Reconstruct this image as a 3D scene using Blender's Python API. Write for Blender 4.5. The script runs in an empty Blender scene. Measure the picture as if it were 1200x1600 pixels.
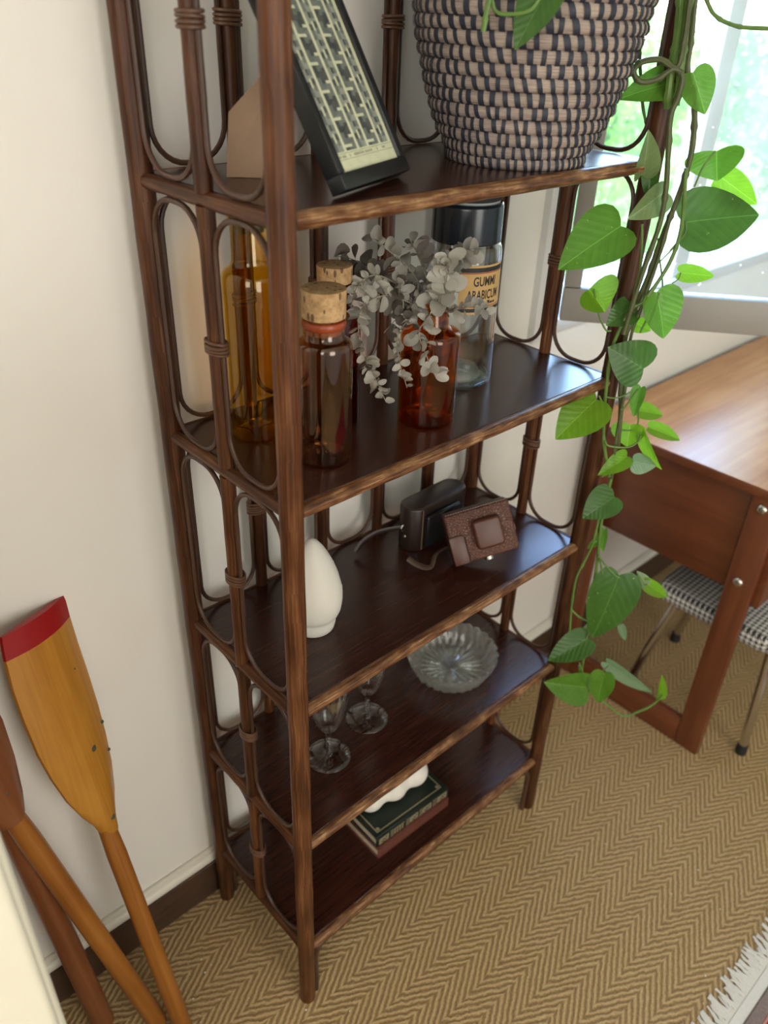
import bpy, bmesh, math, random
from mathutils import Vector, Matrix, Quaternion
random.seed(7)
SC = bpy.context.scene
COL = SC.collection
PI = math.pi

# ------------------------------------------------------------------ camera
cam = bpy.data.cameras.new('camera')
cam.sensor_fit = 'VERTICAL'; cam.sensor_height = 36.0; cam.sensor_width = 27.0
cam.lens = 1250.4 * 36.0 / 1600.0
cam.clip_start = 0.02; cam.clip_end = 200
cam_o = bpy.data.objects.new('camera', cam); COL.objects.link(cam_o)
R_ = Vector((0.73603, -0.67615, 0.03272)); U_ = Vector((0.33914, 0.41014, 0.84662)); F_ = Vector((0.58587, 0.61204, -0.53119))
cam_o.matrix_world = Matrix((( R_.x, U_.x, -F_.x, -0.45884), (R_.y, U_.y, -F_.y, -0.89878), (R_.z, U_.z, -F_.z, 1.54394), (0, 0, 0, 1)))
cam.dof.use_dof = True; cam.dof.focus_distance = 1.08; cam.dof.aperture_fstop = 3.6
SC.camera = cam_o

# ------------------------------------------------------------------ world, sun, daylight, exposure
W_ = bpy.data.worlds.new('sky'); SC.world = W_; W_.use_nodes = True
wn = W_.node_tree; wn.nodes.clear()
sky = wn.nodes.new('ShaderNodeTexSky'); sky.sky_type = 'NISHITA'; sky.sun_disc = False
sky.sun_elevation = math.radians(52); sky.sun_rotation = math.radians(200); sky.air_density = 1.0; sky.dust_density = 1.2
wbg = wn.nodes.new('ShaderNodeBackground'); wbg.inputs['Strength'].default_value = 3.0
wo = wn.nodes.new('ShaderNodeOutputWorld')
wn.links.new(sky.outputs[0], wbg.inputs[0]); wn.links.new(wbg.outputs[0], wo.inputs[0])

def light(name, kind, loc, direction, energy, color=(1, 1, 1), size=None, **kw):
    l = bpy.data.lights.new(name, kind); l.energy = energy; l.color = color
    if size:
        l.shape = 'RECTANGLE'; l.size, l.size_y = size
    for k, v in kw.items(): setattr(l, k, v)
    o = bpy.data.objects.new(name, l); COL.objects.link(o); o.location = loc
    o.rotation_euler = Vector(direction).to_track_quat('-Z', 'Y').to_euler()
    return o
light('sun', 'SUN', (0, 0, 8), (-0.6, 0.05, -1.0), 4.5, (1.0, 0.95, 0.86), angle=0.01)
# area lamps added before solid walls, standing in for daylight from behind the camera
light('added_side_daylight', 'AREA', (-1.92, -1.75, 1.72), (1, 0.15, -0.12), 18, (1.0, 0.965, 0.905), (1.5, 1.3))
light('added_rear_daylight', 'AREA', (-0.2, -3.22, 1.42), (0, 1, -0.05), 22, (1.0, 0.965, 0.905), (1.1, 1.9))
# portal that guides the sky light through the window above the table
po = light('sky_portal_table_window', 'AREA', (1.58, 0.20, 1.66), (0, -1, 0), 1, (1, 1, 1), (1.44, 1.30)); po.data.cycles.is_portal = True
SC.view_settings.view_transform = 'Standard'; SC.view_settings.look = 'None'
SC.view_settings.gamma = 1.0; SC.view_settings.use_curve_mapping = False
SC.view_settings.exposure = 0.78
try:
    SC.cycles.transparent_max_bounces = 40; SC.cycles.max_bounces = 10; SC.cycles.use_denoising = True
except Exception: pass

# ------------------------------------------------------------------ mesh helpers
class MB:
    """collects geometry; build() links it as one mesh object"""
    def __init__(s): s.v = []; s.f = []; s.uv = []; s.m = []
    def add(s, V, F, UV=None, mi=0, M=None):
        b = len(s.v)
        s.v += [tuple(M @ Vector(p)) if M else tuple(p) for p in V]
        for i, f in enumerate(F):
            s.f.append([b + j for j in f]); s.m.append(mi)
            s.uv.append(UV[i] if UV else [(V[j][0], V[j][1]) for j in f])
        return s
    def tube(s, pts, r, n=10, closed=False, mi=0, ex=1.0, ey=1.0, up=None, M=None):
        P = [Vector(p) for p in pts]; k = len(P)
        rr = r if isinstance(r, (list, tuple)) else [r] * k
        T = []
        for i in range(k):
            a = P[(i - 1) % k] if (closed or i) else P[0]
            b = P[(i + 1) % k] if (closed or i < k - 1) else P[-1]
            T.append((b - a).normalized())
        x = Vector(up) if up else (Vector((0, 0, 1)) if abs(T[0].z) < 0.9 else Vector((1, 0, 0)))
        V = []; L = 0; Ls = []
        for i in range(k):
            x = (x - T[i] * x.dot(T[i])).normalized(); y = T[i].cross(x)
            if i: L += (P[i] - P[i - 1]).length
            Ls.append(L)
            for j in range(n):
                a = 2 * PI * j / n
                V.append(P[i] + (x * math.cos(a) * ex + y * math.sin(a) * ey) * rr[i])
        F = []; UV = []
        for i in range(k if closed else k - 1):
            i2 = (i + 1) % k; l2 = Ls[i2] if i2 else L + (P[0] - P[-1]).length
            for j in range(n):
                j2 = (j + 1) % n; c = 2 * PI * rr[i] / n
                F.append((i * n + j, i * n + j2, i2 * n + j2, i2 * n + j))
                UV.append([(j * c, Ls[i]), ((j + 1) * c, Ls[i]), ((j + 1) * c, l2), (j * c, l2)])
        if not closed:
            F.append(tuple(range(n - 1, -1, -1))); UV.append([(0, 0)] * n)
            F.append(tuple((k - 1) * n + j for j in range(n))); UV.append([(0, L)] * n)
        return s.add(V, F, UV, mi, M)
    def lathe(s, prof, n=40, mi=0, M=None, c=(0, 0, 0), wob=None):
        V = []; k = len(prof)
        for r, z in prof:
            for j in range(n):
                a = 2 * PI * j / n; q = r * (wob(a, z) if wob else 1)
                V.append((c[0] + q * math.cos(a), c[1] + q * math.sin(a), c[2] + z))
        F = []; UV = []
        for i in range(k - 1):
            for j in range(n):
                j2 = (j + 1) % n
                F.append((i * n + j, i * n + j2, (i + 1) * n + j2, (i + 1) * n + j))
                UV.append([(j / n, prof[i][1]), ((j + 1) / n, prof[i][1]), ((j + 1) / n, prof[i + 1][1]), (j / n, prof[i + 1][1])])
        if prof[0][0] > 1e-6: F.append(tuple(range(n - 1, -1, -1))); UV.append([(0.5, prof[0][1])] * n)
        if prof[-1][0] > 1e-6: F.append(tuple((k - 1) * n + j for j in range(n))); UV.append([(0.5, prof[-1][1])] * n)
        return s.add(V, F, UV, mi, M)
    def box(s, lo, hi, bev=0.0, seg=2, mi=0, M=None, axis=0):
        bm = bmesh.new(); bmesh.ops.create_cube(bm, size=1)
        for v in bm.verts:
            for a in range(3): v.co[a] = lo[a] + (v.co[a] + 0.5) * (hi[a] - lo[a])
        if bev > 0: bmesh.ops.bevel(bm, geom=bm.edges[:] + bm.verts[:], offset=bev, segments=seg, profile=0.5, affect='EDGES')
        bm.verts.index_update()
        V = [tuple(v.co) for v in bm.verts]; F = [[v.index for v in f.verts] for f in bm.faces]
        o = [a for a in range(3) if a != axis]
        UV = [[(V[j][o[0]] + V[j][o[1]], V[j][axis]) for j in f] for f in F]
        bm.free()
        return s.add(V, F, UV, mi, M)
    def prism(s, poly, z0, z1, mi=0, M=None, bev=0.0):
        bm = bmesh.new()
        f = bm.faces.new([bm.verts.new((p[0], p[1], z0)) for p in poly])
        r = bmesh.ops.extrude_face_region(bm, geom=[f])
        for v in [g for g in r['geom'] if isinstance(g, bmesh.types.BMVert)]: v.co.z = z1
        bmesh.ops.recalc_face_normals(bm, faces=bm.faces[:])
        if bev > 0:
            e = [e for e in bm.edges if abs(e.verts[0].co.z - e.verts[1].co.z) < 1e-7]
            bmesh.ops.bevel(bm, geom=e, offset=bev, segments=2, profile=0.5, affect='EDGES')
        bm.verts.index_update()
        V = [tuple(v.co) for v in bm.verts]; F = [[v.index for v in f.verts] for f in bm.faces]
        UV = [[(V[j][0], V[j][1]) for j in f] for f in F]
        bm.free()
        return s.add(V, F, UV, mi, M)
    def mesh(s, name, mats, smooth=True, ang=40):
        me = bpy.data.meshes.new(name); me.from_pydata(s.v, [], s.f)
        ul = me.uv_layers.new(name='UVMap')
        k = 0
        for i, p in enumerate(me.polygons):
            p.material_index = s.m[i]; p.use_smooth = smooth
            for q in s.uv[i]: ul.data[k].uv = q; k += 1
        for m in (mats if isinstance(mats, (list, tuple)) else [mats]): me.materials.append(m)
        me.update()
        if smooth: me.set_sharp_from_angle(angle=math.radians(ang))
        return me
    def build(s, name, mats, parent=None, smooth=True, ang=40, **tags):
        return link(name, s.mesh(name, mats, smooth, ang), parent, **tags)
def link(name, data, parent=None, label=None, cat=None, group=None, kind=None):
    o = bpy.data.objects.new(name, data); COL.objects.link(o)
    if parent: o.parent = parent
    if label: o['label'] = label
    if cat: o['category'] = cat
    if group: o['group'] = group
    if kind: o['kind'] = kind
    return o
def thing(name, loc, label=None, cat=None, group=None, rot=None, kind=None):
    o = link(name, None, None, label, cat, group, kind); o.location = loc; o.empty_display_size = 0.05
    if rot is not None:
        if isinstance(rot, Matrix): o.rotation_euler = rot.to_euler()
        else: o.rotation_euler = (0, 0, rot)
    return o
def spline(pts, k=6):
    """Catmull-Rom through pts"""
    P = [Vector(p) for p in pts]; out = []
    for i in range(len(P) - 1):
        a = P[i - 1] if i else P[0] * 2 - P[1]; b = P[i]; c = P[i + 1]
        d = P[i + 2] if i + 2 < len(P) else P[-1] * 2 - P[-2]
        for j in range(k):
            t = j / k
            out.append(0.5 * ((2 * b) + (c - a) * t + (2 * a - 5 * b + 4 * c - d) * t * t + (3 * b - a - 3 * c + d) * t ** 3))
    out.append(P[-1]); return out

# ------------------------------------------------------------------ materials
class G:
    def __init__(s, name):
        s.mat = bpy.data.materials.new(name); s.mat.use_nodes = True; s.t = s.mat.node_tree; s.t.nodes.clear()
        s.o = s.t.nodes.new('ShaderNodeOutputMaterial')
    def put(s, sock, v):
        if v is None: return
        if isinstance(v, bpy.types.NodeSocket): s.t.links.new(v, sock)
        else:
            if sock.type == 'RGBA' and len(v) == 3: v = (*v, 1)
            sock.default_value = v
    def n(s, typ, ins=None, **pr):
        x = s.t.nodes.new(typ)
        for k, v in pr.items(): setattr(x, k, v)
        for k, v in (ins or {}).items(): s.put(x.inputs[k], v)
        return x
    def math(s, op, a, b=None, c=None):
        i = {0: a}
        if b is not None: i[1] = b
        if c is not None: i[2] = c
        return s.n('ShaderNodeMath', i, operation=op).outputs[0]
    def uv(s): return s.n('ShaderNodeTexCoord').outputs['UV']
    def ob(s): return s.n('ShaderNodeTexCoord').outputs['Object']
    def rnd(s): return s.n('ShaderNodeObjectInfo').outputs['Random']
    def map(s, vec, sc=(1, 1, 1), loc=None, rot=None):
        i = {'Vector': vec, 'Scale': sc}
        if loc is not None: i['Location'] = loc
        if rot is not None: i['Rotation'] = rot
        return s.n('ShaderNodeMapping', i).outputs[0]
    def noise(s, vec, scale=5, detail=3, rough=0.55, dist=0.0):
        return s.n('ShaderNodeTexNoise', {'Vector': vec, 'Scale': scale, 'Detail': detail, 'Roughness': rough, 'Distortion': dist}).outputs[0]
    def ramp(s, fac, stops, interp='LINEAR'):
        x = s.n('ShaderNodeValToRGB', {'Fac': fac}); x.color_ramp.interpolation = interp
        e = x.color_ramp.elements
        while len(e) < len(stops): e.new(0.5)
        for i, (p, c) in enumerate(stops): e[i].position = p; e[i].color = (*c, 1) if len(c) == 3 else c
        return x.outputs[0]
    def mix(s, fac, a, b, mode='MIX'):
        x = s.n('ShaderNodeMix', data_type='RGBA', blend_type=mode)
        s.put(x.inputs[0], fac); s.put(x.inputs[6], a); s.put(x.inputs[7], b); return x.outputs[2]
    def bump(s, h, strength=0.2, dist=0.002, nrm=None):
        i = {'Height': h, 'Strength': strength, 'Distance': dist}
        if nrm is not None: i['Normal'] = nrm
        return s.n('ShaderNodeBump', i).outputs[0]
    def pb(s, color, rough=0.5, normal=None, **kw):
        x = s.n('ShaderNodeBsdfPrincipled'); s.put(x.inputs['Base Color'], color); s.put(x.inputs['Roughness'], rough)
        if normal is not None: s.put(x.inputs['Normal'], normal)
        for k, v in kw.items(): s.put(x.inputs[k.replace('_', ' ')], v)
        return x.outputs[0]
    def mixsh(s, f, a, b):
        x = s.n('ShaderNodeMixShader'); s.put(x.inputs[0], f); s.put(x.inputs[1], a); s.put(x.inputs[2], b); return x.outputs[0]
    def end(s, sh): s.t.links.new(sh, s.o.inputs[0]); return s.mat
def plain(name, col, rough=0.5, noise=0.0, nscale=60, bump=0.0, **kw):
    g = G(name); c = col; nm = None
    if noise or bump:
        f = g.noise(g.ob(), nscale, 4)
        if noise: c = g.mix(f, [x * (1 - noise) for x in col], [min(1, x * (1 + noise)) for x in col])
        if bump: nm = g.bump(f, bump, 0.002)
    return g.end(g.pb(c, rough, nm, **kw))
def grained(name, stops, rough=0.45, along=10.0, across=420.0, bump=0.35, bdist=0.0008, vary=False, **kw):
    """streaks along the UV v axis (metres), different on every object"""
    g = G(name); r = g.math('MULTIPLY', g.rnd(), 37.0)
    off = g.n('ShaderNodeCombineXYZ', {0: r, 1: r, 2: r}).outputs[0]
    v = g.map(g.uv(), (across, along, 1)); v = g.n('ShaderNodeVectorMath', {0: v, 1: off}, operation='ADD').outputs[0]
    a = g.noise(v, 1.0, 4, 0.6, 0.4)
    v2 = g.map(g.uv(), (across * 0.12, along * 1.6, 1)); v2 = g.n('ShaderNodeVectorMath', {0: v2, 1: off}, operation='ADD').outputs[0]
    b = g.noise(v2, 1.0, 3, 0.5)
    f = g.math('ADD', g.math('MULTIPLY', a, 0.6), g.math('MULTIPLY', b, 0.4))
    c = g.ramp(f, stops)
    if vary: c = g.mix(1.0, c, g.ramp(g.rnd(), [(0.0, (0.78, 0.76, 0.74)), (0.6, (1.0, 1.0, 1.0)), (1.0, (1.45, 1.42, 1.30))]), 'MULTIPLY')
    return g.end(g.pb(c, rough, g.bump(a, bump, bdist), **kw))
def glass(name, tint, rough=0.0, fk=1.0, edge=5.0):
    g = G(name)
    tr = g.n('ShaderNodeBsdfTransparent', {'Color': tint}).outputs[0]
    gl = g.n('ShaderNodeBsdfGlossy', {'Color': (1, 1, 1), 'Roughness': rough}).outputs[0]
    fc = g.n('ShaderNodeLayerWeight', {'Blend': 0.5}).outputs['Facing']          # 1 - |cos|, the same on both faces
    f = g.math('MULTIPLY', g.math('ADD', g.math('MULTIPLY', g.math('POWER', fc, edge), 0.9), 0.04), fk)
    return g.end(g.mixsh(f, tr, gl))
RATTAN = grained('stained_rattan', [(0.32, (0.01768, 0.0051, 0.00204)), (0.45, (0.05304, 0.01768, 0.00646)), (0.56, (0.0952, 0.03536, 0.01292)), (0.70, (0.1836, 0.085, 0.0374))], 0.40, across=460, along=7, bump=.25, vary=True, Specular_IOR_Level=0.26)
RATTAN_WORN = grained('worn_rattan_rail', [(0.33, (0.0252, 0.00792, 0.00324)), (0.44, (0.09, 0.0324, 0.0108)), (0.54, (0.1872, 0.0828, 0.03168)), (0.66, (0.4032, 0.2448, 0.1188))], 0.36, along=22, across=420, bump=.3, Specular_IOR_Level=0.4)
CANE = grained('bent_cane', [(0.32, (0.0245, 0.0098, 0.0056)), (0.55, (0.0735, 0.0329, 0.0182)), (0.75, (0.14, 0.0735, 0.0434))], 0.36, along=6)
WRAPM = grained('cane_binding', [(0.32, (0.0612, 0.02592, 0.01296)), (0.55, (0.1368, 0.06624, 0.036)), (0.75, (0.216, 0.1188, 0.0684))], 0.42, along=40, across=900)
def board_mat():
    g = G('dark_shelf_board'); o = g.ob(); r = g.math('MULTIPLY', g.rnd(), 9.0)
    off = g.n('ShaderNodeCombineXYZ', {0: r, 1: r, 2: r}).outputs[0]
    v = g.n('ShaderNodeVectorMath', {0: g.map(o, (9, 190, 60)), 1: off}, operation='ADD').outputs[0]
    f = g.noise(v, 1.0, 4, 0.6, 0.3); p = g.noise(o, 9, 2)
    c = g.ramp(f, [(0.3, (0.021, 0.0056, 0.0032)), (0.55, (0.038, 0.0108, 0.0062)), (0.8, (0.062, 0.0205, 0.0118))])
    rg = g.math('ADD', g.math('MULTIPLY', p, 0.08), 0.20)
    fine = g.noise(g.map(o, (420, 420, 420)), 1.0, 2)
    return g.end(g.pb(c, rg, g.bump(g.math('ADD', g.math('MULTIPLY', f, 0.25), fine), 0.16, 0.0004), Specular_IOR_Level=0.5))
BOARD = board_mat()
def wall_mat():
    g = G('cream_wall_paint'); o = g.n('ShaderNodeNewGeometry').outputs['Position']
    f = g.noise(o, 3.0, 3); b = g.noise(o, 45, 4)
    c = g.mix(f, (0.785, 0.745, 0.68), (0.825, 0.785, 0.72))
    return g.end(g.pb(c, 0.62, g.bump(b, 0.10, 0.002)))
WALL = wall_mat()
def sisal():
    g = G('herringbone_sisal'); o = g.n('ShaderNodeNewGeometry').outputs['Position']
    s = g.n('ShaderNodeSeparateXYZ', {0: o}); x, y = s.outputs[0], s.outputs[1]
    wob = g.math('MULTIPLY', g.math('SUBTRACT', g.noise(o, 60, 4, 0.65), 0.5), 0.013)
    B = 0.042
    yb = g.math('DIVIDE', g.math('ADD', y, wob), B)
    tri = g.math('PINGPONG', yb, 1.0)                     # zig-zag 0..1..0
    ph = g.math('ADD', x, g.math('MULTIPLY', tri, B * 1.75))
    ph = g.math('ADD', ph, g.math('MULTIPLY', wob, 0.5))
    st = g.math('SINE', g.math('MULTIPLY', ph, 2 * PI / 0.0205))
    st = g.math('ADD', g.math('MULTIPLY', st, 0.5), 0.5)
    knot = g.noise(g.map(o, (260, 260, 260)), 1.0, 3, 0.7); pat = g.noise(o, 5, 3)
    f = g.math('ADD', g.math('MULTIPLY', st, 0.40), g.math('MULTIPLY', knot, 0.66))
    c = g.ramp(f, [(0.15, (0.17, 0.100, 0.040)), (0.40, (0.32, 0.205, 0.088)), (0.66, (0.49, 0.335, 0.160)), (0.92, (0.66, 0.49, 0.265))])
    c = g.mix(g.math('MULTIPLY', pat, 0.45), c, g.mix(1.0, c, (0.72, 0.66, 0.58), 'MULTIPLY'))
    h = g.math('ADD', st, g.math('MULTIPLY', knot, 0.7))
    return g.end(g.pb(c, 0.9, g.bump(h, 0.6, 0.0025)))
SISAL = sisal()
CREAM = plain('cream_gloss_paint', (0.74, 0.70, 0.60), 0.4, 0.05, 30)
WHITEP = plain('white_window_paint', (0.72, 0.72, 0.70), 0.4, 0.04, 20)
SASHP = plain('backlit_sash_paint', (0.3036, 0.2838, 0.2541), 0.45, 0.04, 20)  # off-white paint drawn greyer; the sash's backlit shade is in the colour
SKIRT = grained('dark_brown_skirting', [(0.3, (0.035, 0.017, 0.009)), (0.6, (0.075, 0.038, 0.02)), (0.8, (0.11, 0.06, 0.033))], 0.5, along=6, across=90)
CEIL = plain('white_ceiling', (0.80, 0.79, 0.76), 0.8)

# ------------------------------------------------------------------ the room
YW = 0.034; X0, X1, Y0, ZC = -2.05, 3.2, -3.35, 2.6
b = MB(); b.box((X0 - .1, Y0 - .1, -0.05), (X1 + .1, YW + .16, 0)); b.build('floor', SISAL, kind='structure', smooth=False)
b = MB(); b.box((X0 - .1, Y0 - .1, ZC), (X1 + .1, YW + .16, ZC + .08)); b.build('ceiling', CEIL, kind='structure', smooth=False)
WX0, WX1, WZ0, WZ1 = 0.86, 2.30, 1.015, 2.30           # window opening in the back wall
b = MB()
b.box((X0 - .1, YW, 0), (WX0, YW + .15, ZC)); b.box((WX1, YW, 0), (X1 + .1, YW + .15, ZC))
b.box((WX0, YW, 0), (WX1, YW + .15, WZ0)); b.box((WX0, YW, WZ1), (WX1, YW + .15, ZC))
b.build('wall_back', WALL, kind='structure', smooth=False)
b = MB(); b.box((X0 - .1, Y0, 0), (X0, YW, ZC)); b.build('wall_left', WALL, kind='structure', smooth=False)
b = MB(); b.box((X1, Y0, 0), (X1 + .1, YW, ZC)); b.build('wall_right', WALL, kind='structure', smooth=False)
b = MB(); b.box((X0, Y0 - .1, 0), (X1, Y0, ZC)); b.build('wall_rear', WALL, kind='structure', smooth=False)
# unseen blind windows added on solid walls behind the area lamps; no light passes
ADDED_BLIND = plain('added_white_blind', (0.82, 0.81, 0.78), 0.8, 0.03, 40)
def added_blind_window(name, ctr, half, axis):
    w = link(name, None, kind='structure'); w.location = ctr
    def bx(nm, u0, u1, z0, z1, d, mt):
        lo, hi = ((0, u0, z0), (d, u1, z1)) if axis == 'x' else ((u0, 0, z0), (u1, d, z1))
        q = MB(); q.box(lo, hi, .003, 1); q.build(nm, mt, w)
    hu, hz = half
    bx('added_blind', -hu, hu, -hz, hz, .008, ADDED_BLIND)
    bx('frame_bar', -hu - .06, -hu - .001, -hz - .06, hz + .06, .03, WHITEP); bx('frame_bar', hu + .001, hu + .06, -hz - .06, hz + .06, .03, WHITEP)
    bx('frame_bar', -hu, hu, hz + .001, hz + .06, .03, WHITEP); bx('frame_bar', -hu, hu, -hz - .06, -hz - .001, .03, WHITEP)
added_blind_window('added_window_2', (X0 + .001, -1.75, 1.72), (.78, .68), 'x'); added_blind_window('added_window_3', (-0.2, Y0 + .001, 1.42), (.58, .98), 'y')
# skirting: dark boards with butt joints, cream bead on top
sk = link('baseboard_back', None, kind='structure')
xs = [X0, -1.55, -0.90, -0.165, 0.46, 1.20, 1.95, 2.6, X1]
for i in range(len(xs) - 1):
    b = MB(); b.box((xs[i] + .0008, 0.0205, 0), (xs[i + 1] - .0008, YW - .0002, 0.094), 0.0012, 1, axis=0)
    b.build('skirting_board', SKIRT, sk)
b = MB(); b.tube([(X0, 0.029, 0.106), (X1, 0.029, 0.106)], 0.0125, 12, ex=1.0, ey=0.75)
b.box((X0, 0.026, 0.112), (X1, YW - .0003, 0.130), 0.002, 2)
tr1 = b.build('trim_1', CREAM, kind='structure')
b = MB(); b.box((-0.263, 0.0125, 0.078), (-0.249, 0.0200, 0.097), .002, 2); b.build('cable_clip', CREAM, tr1)
# window: fixed frame, mullion, sill and an inward opened sash
wd = link('window_1', None, kind='structure')
b = MB(); b.box((0.812, 0.018, 0.985), (0.872, YW + .05, 2.36), 0.004); b.build('jamb', WHITEP, wd)
b = MB(); b.box((WX1 - .04, 0.018, 0.985), (WX1 + .04, YW + .05, 2.36), 0.004); b.build('jamb', WHITEP, wd)
b = MB(); b.box((0.812, 0.018, 2.27), (WX1 + .04, YW + .05, 2.36), 0.004); b.build('head', WHITEP, wd)
b = MB(); b.box((0.83, YW - .004, 0.985), (WX1 + .03, YW + .19, 1.016), 0.004); b.build('window_sill', plain('grey_sill_paint', (0.58, 0.57, 0.55), 0.5, 0.06, 14), wd)
b = MB(); b.box((1.385, 0.05, 1.0165), (1.435, 0.10, 2.27), 0.004); b.box((1.435, 0.062, 1.0165), (1.475, 0.088, 2.27), 0.003); b.build('mullion', WHITEP, wd)
def dirty_glass():
    g = G('dusty_window_glass')
    tr = g.n('ShaderNodeBsdfTransparent', {'Color': (0.93, 0.96, 0.95)}).outputs[0]
    gl = g.n('ShaderNodeBsdfGlossy', {'Color': (1, 1, 1), 'Roughness': 0.02}).outputs[0]
    fc = g.n('ShaderNodeLayerWeight', {'Blend': 0.5}).outputs['Facing']
    sh = g.mixsh(g.math('ADD', g.math('MULTIPLY', g.math('POWER', fc, 5.0), 0.9), 0.04), tr, gl)
    v = g.n('ShaderNodeTexVoronoi', {'Vector': g.ob(), 'Scale': 75.0, 'Randomness': 1.0})
    c = g.n('ShaderNodeSeparateColor', {0: v.outputs['Color']}).outputs[0]
    spot = g.math('MULTIPLY', g.math('LESS_THAN', v.outputs['Distance'], 0.13), g.math('GREATER_THAN', c, 0.72))
    f = g.math('ADD', g.math('MULTIPLY', spot, 0.75), g.math('MULTIPLY', g.noise(g.ob(), 6, 3), 0.10))
    df = g.mixsh(0.5, g.n('ShaderNodeBsdfDiffuse', {'Color': (0.9, 0.9, 0.9)}).outputs[0], g.n('ShaderNodeBsdfTranslucent', {'Color': (0.9, 0.9, 0.9)}).outputs[0])
    return g.end(g.mixsh(f, sh, df))
DGLASS = dirty_glass()
sash = link('opened_sash', None, wd); sash.location = (0.862, 0.0, 1.036); sash.rotation_euler = (0, 0, math.atan2(-0.776, 0.63))
SW, SH = 0.66, 1.20
for lo, hi in (((0, -.018, 0), (SW, .018, .066)), ((0, -.018, SH - .06), (SW, .018, SH)), ((0, -.018, .0662), (.032, .018, SH - .0602)), ((SW - .04, -.018, .0662), (SW, .018, SH - .0602))):
    b = MB(); b.box(lo, hi, 0.004); b.build('sash_bar', SASHP, sash)
b = MB(); b.box((.0322, -.003, .0664), (SW - .0402, .001, SH - .0604)); b.build('pane', DGLASS, sash, smooth=False)
# right hand fixed light behind the mullion
b = MB(); b.box((1.4755, 0.072, 1.0168), (WX1 - .0405, 0.077, 2.2695)); b.build('pane', DGLASS, wd, smooth=False)

# ------------------------------------------------------------------ the rattan shelf unit
W, D = 0.64, 0.266
Z = [0.1545, 0.4342, 0.7266, 1.0492, 1.3720, 1.695]
TOP = [z + 0.009 for z in Z]
RP, RR, RS, RC = 0.0145, 0.0092, 0.0095, 0.0033       # post, rail, spindle, bent cane radii
unit = thing('rattan_shelf_unit', (0, 0, 0), 'dark stained rattan shelf unit with five brown shelves standing against the cream wall', 'shelf')
def wobtube(a, bb, r, k=14, n=12, amp=0.03):
    a, bb = Vector(a), Vector(bb); ph = random.random() * 9
    pts = [a.lerp(bb, i / k) for i in range(k + 1)]
    rr = [r * (1 + amp * math.sin(ph + i * 1.9) * 0.6 + amp * random.uniform(-.5, .5)) for i in range(k + 1)]
    m = MB(); m.tube(pts, rr, n); return m
for x, y in ((0, 0), (W, 0), (0, -D), (W, -D)):
    wobtube((x, y, 0), (x, y, 1.80), RP, 40, 14, 0.035).build('post', RATTAN, unit)
for k, z in enumerate(Z):
    wobtube((RP * .8, -D, z), (W - RP * .8, -D, z), RR, 20, 12, 0.05).build('front_rail', RATTAN_WORN, unit)
    wobtube((RP * .8, 0, z + .001), (W - RP * .8, 0, z + .001), RR * .85, 16, 10).build('back_rail', RATTAN, unit)
    for x in (0, W):
        wobtube((x, -RP * .8, z), (x, -D + RP * .8, z), RR * .95, 12, 12, 0.05).build('side_rail', RATTAN, unit)
    if k < 5:
        m = MB(); m.box((0.004, -D + .004, z - .005), (W - .004, -.004, z + .0085), 0.001, 1); m.build('shelf_board', BOARD, unit)
def loop_path(u0, u1, z0, z1, r, k=7):
    pts = []
    for cu, cz, a0 in ((u1 - r, z1 - r, 0), (u0 + r, z1 - r, 90), (u0 + r, z0 + r, 180), (u1 - r, z0 + r, 270)):
        for i in range(k + 1):
            a = math.radians(a0 + 90 * i / k); pts.append((cu + r * math.cos(a), cz + r * math.sin(a)))
    return pts
def bay(axis, fixed, u0, u1, z0, z1):
    pts = loop_path(u0 + RC, u1 - RC, z0 + RC, z1 - RC, 0.043)
    # denser points on the long sides
    P = [(p, fixed, q) if axis == 'x' else (fixed, p, q) for p, q in pts]
    m = MB(); m.tube(P, RC, 8, closed=True, up=(0, 1, 0) if axis == 'x' else (1, 0, 0)); m.build('cane_loop', CANE, unit)
def wrap(x, y, z, axis, kk=4):
    m = MB(); st = 0.0042
    for i in range(kk):
        n = 20; zz = z + (i - (kk - 1) / 2) * st; tl = random.uniform(-.0012, .0012)
        wa, wb = (0.0163, 0.0106) if axis == 'x' else (0.0106, 0.0163)
        m.tube([(x + wa * math.cos(2 * PI * j / n), y + wb * math.sin(2 * PI * j / n), zz + tl * math.cos(2 * PI * j / n)) for j in range(n)], 0.0020, 6, closed=True)
    m.build('cane_binding', WRAPM, unit)
for k in range(5):
    z0, z1 = Z[k] + RR, Z[k + 1] - RR; zm = (Z[k] + Z[k + 1]) / 2 + random.uniform(-.006, .006)
    for x in (0, W):
        wobtube((x, -D / 2, z0 - .003), (x, -D / 2, z1 + .003), RS * 1.05, 14, 10).build('spindle', RATTAN, unit)
        wrap(x, -D / 2, zm, 'y')
        bay('y', x, -D / 2 + RS, -RP, z0, z1); bay('y', x, -D + RP, -D / 2 - RS, z0, z1)
    for i in range(5):
        xa, xb = W * i / 5, W * (i + 1) / 5
        bay('x', 0, xa + (RS if i else RP), xb - (RS if i < 4 else RP), z0, z1)
        if i < 4:
            wobtube((xb, 0, z0 - .003), (xb, 0, z1 + .003), RS, 14, 10).build('spindle', RATTAN, unit)
            wrap(xb, 0, zm, 'x', 4 if k != 2 else 5)
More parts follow.
